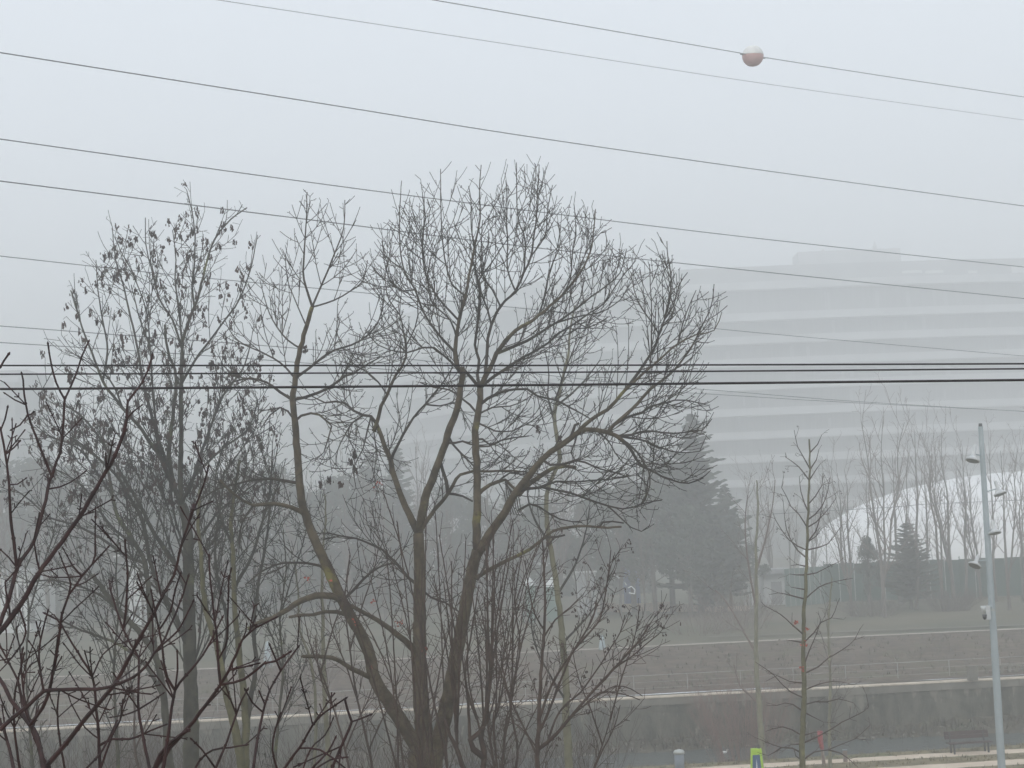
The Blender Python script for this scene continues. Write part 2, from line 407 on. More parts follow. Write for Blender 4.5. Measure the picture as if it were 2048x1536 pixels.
# brown slope between the wall top and the upper path (a sheet just above the ground)
g = MB()
def path2(x):   # centre line of the upper path, x -> y in the world
    return 93.1+(x-2)*.11-.0006*(x-2)**2
g.sheet([[R(s, n, farz(n)+.02+.05*rnd.random()) for s in [q*1.5 for q in range(-46, 60)]] for n in (73.8, 74.6, 75.4, 76.4, 77.6, 79, 80.6, 82.4, 84.4, 86.6, 88.6, 90.6, 92.2)])
struct('slope', g, 'slope')
# paths
def ribbon(name, m, pts, w, dz=.004):
    g = MB(); rows = [[], []]
    for i, (x, y, z) in enumerate(pts):
        a = pts[max(0, i-1)]; b = pts[min(len(pts)-1, i+1)]; d = Vector((b[0]-a[0], b[1]-a[1], 0)).normalized(); nn = Vector((-d.y, d.x, 0))
        q = Vector((x, y, z+dz)); j = rnd.uniform(-.05, .05)
        rows[0].append(q-nn*(w/2+j)); rows[1].append(q+nn*(w/2+j))
    g.sheet(rows); return struct(name, g, m)
def rpts(n, s0, s1, st, wob=.0, z=0):
    return [tuple(R(s0+i*st, n+wob*math.sin(i*.37), z)) for i in range(int((s1-s0)/st)+1)]
ribbon('path_riverside', 'path', rpts(60.05, -120, 120, 1.0, .06, .0), .95, .006)
ribbon('path_inner', 'path', [tuple(R(-60+i, 57.45+.008*(i-80), 0)) for i in range(180)], 1.1, .010)
pp = []
for i in range(120):
    x = -60+i*1.3; y = path2(x); q = -x*RS+y*RC; pp.append((x, y, farz(q)+.07))
ribbon('path_upper', 'palepath', pp, .85, .004)
pp = []
for i in range(60):
    x = 12+i*1.0; y = gz(1790, 1257, 2.35).y+(x-26)*.02; q = -x*RS+y*RC; pp.append((x, y, farz(q)+.02))
ribbon('path_fence', 'concrete', pp, .55, .006)

# river wall, its coping
def rbox(g, s0, s1, n0, n1, z0, z1):
    g.box(R((s0+s1)/2, (n0+n1)/2, (z0+z1)/2), s1-s0, n1-n0, z1-z0, R(1, 0), R(0, 1))
wl = empty('river_wall', R(0, NW, -1), 'long mossy concrete river wall with pale coping on the far bank', 'wall')
g = MB(); rows = []
for z in [-1.3, -.9, -.5, -.1, .3, .6, .85, 1.0]:
    rows.append([R(s, NW+.13*(1-(z+1)/2)+rnd.uniform(-.025, .025), z) for s in [q*.9 for q in range(-130, 150)]])
g.sheet(rows[::-1]); rbox(g, -117, 135, NW+.2, 74.5, -1.3, .98)
kid(wl, g.build('wall_face', 'wall', wl, wl.location))
g = MB(); s = -117
while s < 135:
    L = rnd.uniform(3.6, 4.2); rbox(g, s, s+L-.015, NW-.10+rnd.uniform(-.008, .008), 74.55, 1.02, 1.36+rnd.uniform(-.008, .008)); s += L
g.build('coping_face', 'concrete', wl, wl.location)
g = MB(); s = -117
while s < 135:
    L = rnd.uniform(1.6, 2.2); rbox(g, s, s+L-.02, NW-.14+rnd.uniform(-.02, .02), 73.5, 1.365, 1.43+rnd.uniform(-.008, .008)); s += L
g.build('coping', 'kerb', wl, wl.location)
# rocks along the foot of the wall
def rockmesh(seed):
    r = random.Random(seed); g = MB(); a, b, c = r.uniform(.28, .45), r.uniform(.18, .3), r.uniform(.12, .22)
    import bmesh
    bm = bmesh.new(); bmesh.ops.create_icosphere(bm, subdivisions=2, radius=1)
    for v in bm.verts:
        k = 1+r.uniform(-.3, .3); v.co = Vector((v.co.x*a*k, v.co.y*b*k, v.co.z*c*k))
    me = bpy.data.meshes.new('rock'); bm.to_mesh(me); bm.free(); me.materials.append(M['rock']); return me
rms = [rockmesh(i) for i in range(5)]
for i in range(150):
    o = bpy.data.objects.new('rock', rms[i % 5]); COL.objects.link(o)
    s = -26+i*.40+rnd.uniform(-.4, .4); n = rnd.uniform(71.5, 72.8)
    o.location = R(s, n, -1.12+(n-71.2)*.28); o.rotation_euler = (rnd.uniform(-.3, .3), rnd.uniform(-.3, .3), rnd.uniform(0, 6)); o.scale = [rnd.uniform(.22, .40)*(1+1.4*(rnd.random() < .12)) for _ in range(3)]
    tag(o, 'pale rounded stone lying in the rubble at the foot of the river wall', 'stone', 'stones at the foot of the river wall')
# railing behind the coping
def railing(s0, s1, label):
    o = empty('railing', R(s0, 74.75, 1.44), label, 'railing')
    n = int((s1-s0)/2.6)
    for i in range(n+1):
        s = s0+(s1-s0)*i/n; g = MB(); g.tube([R(s, 74.75, 1.4), R(s, 74.75, 2.28)], [.013, .013], 6); g.build('post', 'railing', o, o.location)
    for z in (2.28, 1.95, 1.65):
        g = MB(); g.tube([R(s0+(s1-s0)*i/40, 74.75, z) for i in range(41)], [.011 if z > 2 else .006]*41, 5); g.build('rail', 'railing', o, o.location)
railing(5.2, 43.2, 'thin grey metal railing behind the pale coping, left of the stone pillar')
railing(-52, 3.5, 'thin grey metal railing behind the coping seen through the big bare tree')
c = gz(1949, 1362, 1.43); o = empty('stone_pillar', c, 'pale square stone pillar on the far river wall by the railing', 'pillar')
g = MB(); g.box(c+Vector((0, .3, .32)), .40, .40, .64, R(1, 0), R(0, 1)); g.build('shaft', 'concrete', o, c)
g = MB(); g.box(c+Vector((0, .3, .68)), .46, .46, .08, R(1, 0), R(0, 1)); g.build('cap', 'concrete', o, c)
c = gz(2002, 1358, 1.43); c = R(c.x*RC+c.y*RS, 74.8, 1.43); o = empty('balustrade', c, 'low pale stone balustrade on the far wall right of the pillar', 'balustrade')
s0 = c.x*RC+c.y*RS
g = MB(); rbox(g, s0, s0+9, 74.7, 74.9, 1.80, 1.90); g.build('top_rail', 'concrete', o, c)
for i in range(22):
    g = MB(); rbox(g, s0+.1+i*.4, s0+.25+i*.4, 74.72, 74.88, 1.44, 1.80); g.build('baluster', 'concrete', o, c)

# ------------------------------------------------------------------ the large terraced building in the fog
BDX = 0
def bD(X): return 262+BDX+.0012*(X-60)**2+(.016*(25-X)**2 if X < 25 else 0)
xs = [-84+i*4 for i in range(71)]
def bpt(X, off, z): return Vector((X, bD(X)+off, z))
bcol = empty('office_building', (60, 262, 1), 'huge pale terraced building with banded storeys fading into the fog', 'building')
bo = bcol.location
ele = [454, 391, 344, 299, 251, 199, 152, 105, 57, 10]   # upward angles of the storeys; each storey stands a little further back than the one below
setb = [58-6*i for i in range(10)]
tops = [10+e*(262+b)/F for e, b in zip(ele, setb)]
def band(z0, z1, off, name, m, back=30):
    g = MB()
    a = [bpt(x, off, z0) for x in xs]; b = [bpt(x, off, z1) for x in xs]; c_ = [bpt(x, off+back, z1) for x in xs]; d = [bpt(x, off+back, z0) for x in xs]
    g.sheet([d, a, b, c_]); g.quad(a[0], d[0], c_[0], b[0]); g.quad(a[-1], b[-1], c_[-1], d[-1])
    return g.build(name, m, bcol, bo)
BDX = 62; band(tops[0]+1.6, 10+501*324/F, 0, 'roof_parapet', 'roofgrey')
for i, z in enumerate(tops):
    BDX = setb[i]; nx = tops[i+1]+1.35 if i+1 < len(tops) else 2.0
    band(z, z+1.3+.04*setb[i]/6, 0, 'balcony_band', 'slab', 34)
    band(nx-1.2, z, 2.4, 'window_band', 'glassband', 31)
    r2 = random.Random(i+30)
    for k in range(16):   # pale blinds and mullions that show in the dark bands
        x = r2.uniform(-25, 150); w = r2.uniform(.25, .9); g = MB(); h0 = nx+r2.uniform(.0, .6)
        g.box(bpt(x, 2.4-.03, (h0+z)/2-.1), w, .12, max(.5, (z-h0)*r2.uniform(.4, .9)), (1, 0, 0)); g.build('blind', 'roofgrey', bcol, bo)
BDX = 70
pa = pt(1597, 508, 336); pb = pt(1802, 500, 336); zt = pt(1700, 499, 336).z
g = MB(); g.box(((pa.x+pb.x)/2, 340, zt-1.5), pb.x-pa.x, 7, 3.0); g.build('penthouse', 'slab', bcol, bo)
for u, w, h in ((1646, .7, .9), (1750, .6, 2.2)):
    p = pt(u, 500, 339); g = MB(); g.lathe([(w*.8, 0), (w*.8, h*.5), (w*.35, h*.7), (w*.2, h)], (p.x, 339, zt), k=12); g.build('roof_vent', 'slab', bcol, bo)
for u0, u1 in ((1803, 1842), (1850, 1885), (1935, 1952), (2022, 2110)):
    a = pt(u0, 545, 316); b = pt(u1, 545, 316); zz = pt(u0, 545 if u0 < 2000 else 540, 316).z; g = MB()
    g.box(((a.x+b.x)/2, 315.5, zz), b.x-a.x, .5, .5 if u0 < 2000 else 1.4); g.build('roof_light', 'white', bcol, bo)
# left tower
c = Vector((-88, 232, 2)); o = empty('apartment_tower', c, 'faint stepped apartment block in the fog at the left edge', 'building')
for u, v, dd in ((26, 762, 0), (50, 738, 8)):
    p = pt(u, v, 232+dd); g = MB(); w = 40; g.box((p.x-w/2, 240+dd, (p.z+2)/2), w, 14, p.z-2); w_ = g.build('wall', 'roofgrey', o, c)
    for k in range(int(p.z/3.2)):
        g = MB(); g.box((p.x-w/2, 232.9+dd, p.z-1.8-k*3.2), w-3, .06, 1.3); g.build('window_band', 'slab', o, c)

# ------------------------------------------------------------------ white air dome behind the fence
ca = Vector((58, 166, 2.2)); o = empty('sports_dome', ca, 'white inflated sports dome rising behind the green fence', 'dome')
g = MB(); rows = []
for i in range(25):
    t = math.pi*i/24; row = []
    for j in range(41):
        w = -1+2*j/40
        xx = 27.5*w; hh = max(0, 1-abs(w)**2.2)**(1/2.2)
        row.append((ca.x+xx, ca.y-math.cos(t)*17*max(.02, hh)**.9, ca.z+11.5*hh*math.sin(t)**.8))
    rows.append(row)
g.sheet(rows); g.build('dome_skin', 'dome', o, ca, True)
for k in range(9):   # cable seams over the skin
    w = -.8+k*.2; hh = (1-abs(w)**2.2)**(1/2.2); g = MB()
    g.tube([(ca.x+27.5*w, ca.y-math.cos(math.pi*i/24)*17.05*hh**.9, ca.z+.03+11.03*hh*math.sin(math.pi*i/24)**.8) for i in range(25)], [.05]*25, 4); g.build('cable', 'roofgrey', o, ca)

# ------------------------------------------------------------------ green fence
fo = gz(1640, 1209, 2.3); o = empty('tennis_fence', fo, 'tall dark green screened sports fence at the foot of the white dome', 'fence')
A = gz(1652, 1209, 2.3); B = gz(2200, 1190, 2.3); dirf = (B-A).normalized(); LF = (B-A).length
npan = 18; FH = 3.35
for i in range(npan):
    a = A+dirf*(LF*i/npan); b = A+dirf*(LF*(i+1)/npan); g = MB(); m_ = (a+b)/2; top = FH+.05*math.sin(i*2.1)
    g.box(m_+Vector((0, 0, top/2+.02)), (b-a).length-.06, .03, top, dirf, Vector((-dirf.y, dirf.x, 0))); g.build('screen_panel', 'fence', o, fo)
    g = MB(); g.tube([a, a+Vector((0, 0, FH+.25))], [.04, .04], 6); g.build('post', 'railing' if i % 3 else 'fence', o, fo)
g = MB(); g.box(A+dirf*(LF/2)+Vector((0, -.15, .1)), LF, .12, .2, dirf, Vector((-dirf.y, dirf.x, 0))); g.build('base_kerb', 'concrete', o, fo)
fo = gz(1580, 1214, 2.3); o = empty('mesh_fence', fo, 'light green see-through mesh fence beside the white container', 'fence')
C0 = gz(1572, 1216, 2.3)
for i in range(9):
    p = C0.lerp(A, i/8); g = MB(); g.tube([p, p+Vector((0, 0, 3.3))], [.035]*2, 6); g.build('post', 'railing', o, fo)
    if i < 8:
        q = C0.lerp(A, (i+1)/8); g = MB(); d = (q-p).normalized()
        for k in range(9):
            e = p.lerp(q, (k+.5)/9); g.box(e+Vector((0, 0, 1.6)), .10, .02, 3.2, d, Vector((-d.y, d.x, 0)))
        g.build('mesh_panel', 'fencelight', o, fo)

# container, posts, far odds and ends beyond the path
def far_box(name, label, cat, u0, u1, v0, v1, D, m, depth=2.5, part='body', roof=None, roofm='roofgrey', group=None):
    a = pt(u0, v1, D); b = pt(u1, v1, D); t = pt((u0+u1)/2, v0, D); z0 = min(a.z, b.z); z0 = farz(-a.x*RS+a.y*RC) if z0 > 1 else z0
    w = b.x-a.x; cx = (a.x+b.x)/2; o = empty(name, (cx, D, z0), label, cat, group)
    g = MB(); g.box((cx, D+depth/2, (z0+t.z)/2), w, depth, t.z-z0); g.build(part, m, o, (cx, D, z0))
    if roof:
        g = MB(); g.box((cx-.1, D+depth/2-.2, t.z+roof/2), w+.9, depth+.8, roof); g.build('roof', roofm, o, (cx, D, z0))
    return o, (cx, D, z0), t.z, w
o, c, zt, w = far_box('container', 'small white hut with a flat dark roof at the end of the green fence', 'hut', 1530, 1574, 1148, 1204, 128, 'white', 2.6, 'wall', .42, 'roofgrey')
g = MB(); g.box((c[0]+.1, 127.98, c[2]+1.0), .9, .06, 1.9); g.build('door', 'roofgrey', o, c)
for i, u in enumerate((1488, 1496, 1503)):
    o, c, zt, w = far_box('white_post', 'white upright post left of the white hut, %s of three' % ('leftmost', 'middle', 'rightmost')[i], 'post', u, u+4, 1170, 1199, 124, 'white', .2, 'shaft')
    g = MB(); g.box((c[0], 124.1, zt+.04), .26, .3, .08); g.build('cap', 'white', o, c)
wlb = empty('low_wall', gz(1350, 1222, 2.3), 'low beige garden wall among the trunks under the dark conifers', 'wall')
o = wlb; c = o.location
for (u0, u1, h) in ((1188, 1232, 22), (1232, 1300, 20), (1300, 1346, 24), (1346, 1420, 20), (1420, 1500, 14)):
    a = gz(u0, 1227, 2.3); b = gz(u1, 1227-.04*(u1-u0), 2.3); m_ = (a+b)/2; d = (b-a).normalized(); hh = h*m_.y/F*.9
    g = MB(); g.box(m_+Vector((0, 0, hh/2)), (b-a).length-.03, .3, hh, d, Vector((-d.y, d.x, 0))); g.build('wall_panel', 'beige', o, c)
o, c, zt, w = far_box('blue_tarpaulin', 'blue tarpaulin shelter half hidden behind the big dark conifer', 'shelter', 1252, 1282, 1150, 1212, 131, 'farblue', 1.8, 'cover')
g = MB(); p0 = Vector((c[0]-w/2-.1, 130.9, zt)); g.sheet([[p0, p0+Vector((w+.2, 0, 0))], [p0+Vector((0, 1, .55)), p0+Vector((w+.2, 1, .55))], [p0+Vector((0, 2, 0)), p0+Vector((w+.2, 2, 0))]]); g.build('roof', 'farblue', o, c)
o, c, zt, w = far_box('kiosk', 'grey kiosk with thin white frame under the bare trees, left of the blue shelter', 'kiosk', 1156, 1192, 1145, 1198, 122, 'roofgrey', 2, 'wall')
for k in (0, .35, .7, 1):
    g = MB(); g.box((c[0]-w/2+k*w, 121.9, (c[2]+zt)/2), .09, .1, zt-c[2]); g.build('frame_post', 'railing', o, c)
g = MB(); g.box((c[0], 121.9, zt+.06), w+.3, .3, .13); g.build('frame_beam', 'white', o, c)
for u0, u1, v0, v1, lab in ((1046, 1072, 1158, 1232, 'white market tent under the bare branches, leftmost of the two'), (1094, 1118, 1160, 1208, 'white market tent under the bare branches, rightmost of the two')):
    o, c, zt, w = far_box('tent', lab, 'tent', u0, u1, v0+14, v1, 118, 'fencelight', 2, 'side_cloth')
    g = MB(); g.lathe([(w*.72, 0), (w*.35, .4), (.05, .75)], (c[0], 119, zt), k=4); g.build('canopy', 'white', o, c)
o, c, zt, w = far_box('white_house', 'white house with dark windows behind the branches at the left edge', 'house', -60, 62, 1150, 1262, 132, 'white', 7, 'wall', .35)
for k in range(6):
    for r_ in range(2):
        g = MB(); g.box((c[0]-w/2+.7+k*.95, 131.97, c[2]+1.3+r_*2.3), .5, .06, 1.1); g.build('window', 'dark', o, c)
o, c, zt, w = far_box('garden_shed', 'small white shed seen through the branches left of the seed-hung tree', 'shed', 258, 284, 1128, 1190, 136, 'white', 3, 'wall', .2)
g = MB(); g.box((c[0]+.1, 135.97, c[2]+1.2), .5, .06, 1.0); g.build('window', 'dark', o, c)
# tapered pale markers by the upper path
for u, v0, v1, lab in ((1205, 1272, 1302, 'pale tapered marker post on the upper path, behind the sapling'), (536, 1286, 1338, 'pale blue tapered post on the upper path, left of the big bare tree')):
    p = gz(u, v1, 2.1); h = (v1-v0)*p.y/F*1.05; w = (.20 if u > 600 else .24)
    o = empty('marker_post', p, lab, 'marker post'); g = MB()
    g.lathe([(w*1.3, 0), (w, h*.35), (w*.45, h*.95), (w*.2, h)], p, k=10); g.build('shaft', 'paleblue', o, p, True)
    g = MB(); g.lathe([(w*1.5, 0), (w*1.4, .08)], p, k=10); g.build('foot', 'concrete', o, p)

# dry weeds on the slope, along the wall foot and the near bank
def weeds(name, label, m, n, s0, s1, n0, n1, zf, h0, h1, seed):
    r3 = random.Random(seed); g = MB()
    for i in range(n):
        s = r3.uniform(s0, s1); nn_ = n0+(n1-n0)*r3.random(); s += .6*math.sin(nn_*3); p = R(s, nn_, 0); z = zf(nn_)
        for k_ in range(r3.randint(3, 6)):
            a = r3.uniform(0, 6.28); L = r3.uniform(h0, h1); d = Vector((math.cos(a)*L*.5, math.sin(a)*L*.5, L)); w = Vector((-math.sin(a), math.cos(a), 0))*r3.uniform(.012, .03); b = p+Vector((r3.gauss(0, .08), r3.gauss(0, .08), z-.02))
            g.quad(b-w, b+w, b+d*.6+w*.7, b+d)
    tag(g.build(name, m), label, 'weeds', None, 'stuff')
weeds('slope_weeds', 'dry brown weeds scattered over the slope above the river wall', 'farground', 1700, -32, 44, 74.6, 91, lambda n_: farz(n_)+.03, .08, .32, 1)
weeds('wall_foot_weeds', 'dead weeds and sticks along the foot of the river wall', 'mud', 1500, -32, 40, 71.6, 72.9, lambda n_: -1.1+(n_-71.2)*.3, .12, .5, 2)
weeds('bank_weeds', 'yellow dry grass tufts along the near river bank', 'grass', 2600, -6, 30, 55.5, 61.7, lambda n_: 0 if not (59.5 < n_ < 60.6 or 56.7 < n_ < 58.2) else -.6, .05, .16, 3)
# ------------------------------------------------------------------ near bank furniture
# bench
bp = (gz(1901, 1508, 0)+gz(1978, 1503, 0))/2; bd = (gz(1978, 1503, 0)-gz(1901, 1508, 0)).normalized(); bd = R(1, 0); bn = R(0, 1)
o = empty('park_bench', bp, 'dark wooden park bench beside the sandy riverside path', 'bench')
def bb(name, m, cx, cy, cz, dx, dy, dz, tilt=0):
    g = MB(); Z = Vector((0, 0, 1)); Y = bn
    if tilt: Y = bn*math.cos(tilt)+Z*math.sin(tilt); Z2 = Z*math.cos(tilt)-bn*math.sin(tilt)
    else: Z2 = Z
    g.box(bp+bd*cx+bn*cy+Z*cz, dx, dy, dz, bd, Y, Z2); return g.build(name, m, o, bp)
for k in range(2): bb('back_slat', 'wood', 0, .26+.03*k, .62+.155*k, 1.86, .035, .145, -.2)
for k in range(3): bb('seat_slat', 'wood', 0, -.20+.15*k, .42, 1.82, .13, .035)
for sx in (-.72, .72):
    bb('leg', 'dark', sx, -.20, .20, .06, .06, .40); bb('leg', 'dark', sx, .16, .20, .06, .06, .40)
    bb('back_support', 'dark', sx, .24, .60, .06, .045, .44, -.2); bb('seat_support', 'dark', sx, 0, .385, .05, .5, .035)
# bollard / litter bin
p = gz(1360, 1547, 0); o = empty('grey_bollard', p, 'grey round-topped bollard at the bottom edge left of the green sign', 'bollard')
w = 19*p.y/F/2; h = 44*p.y/F
g = MB(); g.lathe([(w, 0), (w, h-.1)], p, k=16); g.build('shaft', 'bollard', o, p, True)
g = MB(); g.lathe([(w*1.12, h-.12), (w*1.14, h-.04), (w*.9, h+.02), (w*.3, h+.05)], p, k=16); g.build('cap', 'railing', o, p, True)
# lime and blue information sign
p = gz(1516, 1558, 0); D = p.y; k = D/F; hs_ = 58*k
o = empty('info_sign', p, 'lime green framed sign pillar with blue panel beside the young tree', 'sign')
wb, wt = 27*k, 20*k
def slabm(g, w0, w1, z0, z1, y0, y1, x0=0):
    P = [(-w0/2+x0, y0, z0), (w0/2+x0, y0, z0), (w0/2+x0, y1, z0), (-w0/2+x0, y1, z0), (-w1/2+x0, y0, z1), (w1/2+x0, y0, z1), (w1/2+x0, y1, z1), (-w1/2+x0, y1, z1)]
    b = len(g.v)
    for q in P: g.v.append((p.x+q[0], p.y+q[1], p.z+q[2]))
    for f in ((0,3,2,1),(4,5,6,7),(0,1,5,4),(1,2,6,5),(2,3,7,6),(3,0,4,7)): g.f.append(tuple(b+i for i in f))
g = MB(); slabm(g, wb, wt, 0, hs_, 0, .18); g.build('frame', 'lime', o, p)
g = MB(); slabm(g, wb*.68, wt*.70, .15, hs_*.80, -.012, .0, -.02); pn = g.build('panel', 'blue', o, p)
g = MB()
P = [(-.035, .18), (.035, .18), (.022, hs_*.45), (0, hs_*.66), (-.022, hs_*.45)]
b = len(g.v)
for yy in (-.018, -.0125):
    for q in P: g.v.append((p.x+q[0]-.02, p.y+yy, p.z+q[1]))
g.f.append((b, b+1, b+2, b+3, b+4)); g.f.append((b+9, b+8, b+7, b+6, b+5)); g.build('white_mark', 'white', pn, p)
g = MB(); slabm(g, .03, .03, hs_*.3, hs_*.82, .02, .15, wt/2+.035); g.build('side_edge', 'bollard', o, p)
g = MB(); g.tube([(p.x+.10, p.y+.1, p.z+hs_), (p.x+.10, p.y+.1, p.z+hs_+.14)], [.05, .035], 6); g.build('finial', 'dark', o, p)
# stakes and post between the young tree and the bench
p = gz(1648, 1530, 0); o = empty('red_sleeved_stake', p, 'grey stake with a dark red plastic sleeve right of the young tree', 'stake')
t = pt(1640, 1462, p.y); g = MB(); g.tube([p, p.lerp(t, .45)], [.075, .065], 8); g.build('stake', 'stake', o, p)
g = MB(); a = p.lerp(t, .45); b_ = p.lerp(t, .75)+Vector((-.03, 0, 0)); g.tube([a, a+Vector((.0, 0, .05)), b_, t], [.05, .085, .105, .11], 8); g.build('sleeve', 'redpaint', o, p, True)
p = gz(1691, 1524, 0); o = empty('wooden_post', p, 'short grey wooden post on the edge of the riverside path', 'post')
g = MB(); g.box(p+Vector((0, 0, .23)), .15, .15, .46); g.build('shaft', 'stake', o, p); g = MB(); g.box(p+Vector((0, 0, .475)), .18, .18, .03); g.build('cap', 'bollard', o, p)
# birds on the water
def bird(u, v, z, m, L, label, name, head):
    p = gz(u, v, z); g = MB()
    X = R(1, 0)
    ps = [p+X*(-.5*L), p+X*(-.35*L)+Vector((0, 0, .05*L)), p+X*(-.1*L)+Vector((0, 0, .10*L)), p+X*(.15*L)+Vector((0, 0, .11*L)), p+X*(.30*L)+Vector((0, 0, .17*L)), p+X*(.36*L)+Vector((0, 0, .36*L)), p+X*(.42*L)+Vector((0, 0, .44*L)), p+X*(.54*L)+Vector((0, 0, .42*L))]
    g.tube(ps, [.02*L, .10*L, .17*L, .16*L, .085*L, .055*L, .075*L, .018*L], 8)
    o = g.build(name, m, None, tuple(p), True); tag(o, label, 'bird')
bird(1448, 1507, -1.0, 'white', .42, 'small white gull floating on the river near the far bank', 'gull', 1)
bird(1463, 1521, -1.0, 'duck', .50, 'dark brown duck floating on the river near the near bank', 'duck', 1)
bird(1434, 1531, -1.0, 'duck', .45, 'dark duck at the water edge below the other duck', 'duck', 1)

# ------------------------------------------------------------------ mast with floodlights
Dm = 45.0; base = Vector((pt(2012, 1680, Dm).x, Dm, 0)); k = Dm/F
o = empty('lamp_mast', base, 'tall grey steel mast with small floodlights and a camera at the right edge', 'lamp mast')
def mp(u, v, dd=0): return pt(u, v, Dm+dd)
col_ = mp(1990, 1312)
g = MB(); g.tube([tuple(base.lerp(col_, i/8)) for i in range(9)], [(7.9-.8*i/8)*k for i in range(9)], 16); g.build('lower_pole', 'pole', o, base)
g = MB(); cc = catmull([tuple(col_), tuple(mp(1976.5, 1100)), tuple(mp(1961, 853))], .6); g.tube(cc, [(6.9-2.3*(i/(len(cc)-1))**1.3)*k for i in range(len(cc))], 16); g.build('upper_pole', 'pole', o, base)
g = MB(); g.tube([mp(1961, 853), mp(1960.6, 847)], [3.9*k, 3.6*k], 10); g.build('pole_cap', 'dark', o, base, True)
g = MB(); g.tube([mp(1990.2, 1314), mp(1989.8, 1307)], [7.9*k, 7.9*k], 12); g.build('collar', 'pole', o, base)
def lamp(u0, v0, u1, v1, r, pole_u, pole_v, toward=-.05):
    """u0,v0 neck end; u1,v1 disc centre; r disc radius in px"""
    a = mp(u0, v0, -.1); b = mp(u1, v1, -.1+toward*2); ax = (b-a); L = ax.length; ax.normalize()
    g = MB(); g.lathe([(2.6*k, 0), (3.3*k, L*.12), (3.9*k, L*.62), (r*k*.55, L*.76), (r*k*.94, L*.86), (r*k, L*.9), (r*k, L)], a, ax, 18); h = g.build('floodlight', 'lampwhite', o, base, True)
    g = MB(); g.lathe([(r*k*.9, 0), (r*k*.86, .012)], b+ax*.001, ax, 18); g.build('lens', 'lens', h, base)
    g = MB(); g.tube([a.lerp(b, .55), mp(pole_u, pole_v)], [1.3*k, 1.3*k], 6); g.build('bracket', 'pole', h, base)
lamp(1951, 890, 1945, 922, 13.5, 1964, 912)
lamp(1990, 962, 2001, 989, 13, 1971, 984)
lamp(1984, 1040, 1990, 1067, 12.5, 1975, 1066)
lamp(1957, 1110, 1949, 1132, 13, 1979, 1120)
g = MB(); c = mp(1975.5, 1225, -.16); g.box(c, 9*k, .12, 27*k); cm = g.build('camera_box', 'lampwhite', o, base)
g = MB(); g.lathe([(3.5*k, 0), (5*k, 8*k), (5.2*k, 13*k)], mp(1967.5, 1225, -.2), (0, 0, 1), 12); g.build('housing', 'lampwhite', cm, base, True)
g = MB(); g.lathe([(1.5*k, -10*k), (4*k, -7*k), (4.8*k, 0)], mp(1969, 1229, -.2), (0, 0, 1), 12); g.build('dome_lens', 'dark', cm, base, True)
g = MB(); g.tube([mp(1978, 1214, -.12), mp(1988, 1215)], [2.5*k]*2, 8); g.build('bracket', 'pole', cm, base)
g = MB(); g.tube([mp(1984.5, 1216.5), mp(1984.8, 1222)], [7.0*k, 7.0*k], 12); g.build('strap', 'railing', o, base)

# ------------------------------------------------------------------ wires
def wire(uv, D0, D1, r, name, label, cat, m, group=None, x0=-500, x1=2600, gap=None):
    """the wire runs straight in plan; uv are its survey pixels, 1/D is linear along the picture"""
    c = catmull(uv, 40)
    def dd(u): t = u/2048; return 1/((1-t)/D0+t/D1)
    ps = [pt(u, v, dd(u)) for u, v in c]
    a = ps[0]+(ps[0]-ps[4]).normalized()*12; b = ps[-1]+(ps[-1]-ps[-5]).normalized()*25
    ps = [a]+ps+[b]; g = MB(); g.tube(ps, [r]*len(ps), 6); o = g.build(name, m); return tag(o, label, cat, group), dd
HV = 'high_voltage_wire'; gr = None
wire([(380, -9), (430, -1), (1000, 86), (1500, 163), (2048, 240)], 60, 104, .017, HV, 'faintest grey overhead wire, just below the one carrying the ball', 'overhead wire', 'wire')
_, dB = wire([(800, -11), (868, 0), (1180, 54), (1480, 106), (1505, 111), (1760, 151), (2048, 194)], 44, 76, .019, HV, 'topmost overhead wire, carrying the red and white ball', 'overhead wire', 'wire')
wire([(-40, 98), (0, 105), (360, 162), (700, 216), (1024, 268), (1500, 337), (2048, 412)], 31, 53, .014, HV, 'dark overhead wire crossing the open sky above the tree tops', 'overhead wire', 'wire')
wire([(-40, 272), (0, 278), (600, 362), (1024, 417), (1500, 475), (2048, 534)], 31, 53, .013, HV, 'overhead wire that touches the highest twigs of the big bare tree', 'overhead wire', 'wire')
wire([(-40, 357), (0, 362), (600, 437), (1024, 490), (1500, 541), (2048, 597)], 30, 52, .013, HV, 'overhead wire crossing the upper crown of the big bare tree', 'overhead wire', 'wire')
wire([(-40, 507), (0, 512), (350, 550), (700, 583), (1200, 632), (1500, 664), (2048, 712)], 46, 80, .015, HV, 'overhead wire passing behind the crown of the big bare tree at mid height', 'overhead wire', 'wire')
wire([(-40, 649), (0, 652), (200, 667), (700, 706), (1200, 762), (1450, 782), (1700, 802), (2048, 823)], 47, 80, .015, HV, 'lower sloping wire behind the trees, upper of the two that meet at right', 'overhead wire', 'wire')
wire([(-40, 682), (0, 685), (350, 707), (700, 733), (1200, 774), (1450, 790), (1700, 805), (2048, 822.5)], 47.5, 80.3, .015, HV, 'lower sloping wire behind the trees, lower of the two that meet at right', 'overhead wire', 'wire')
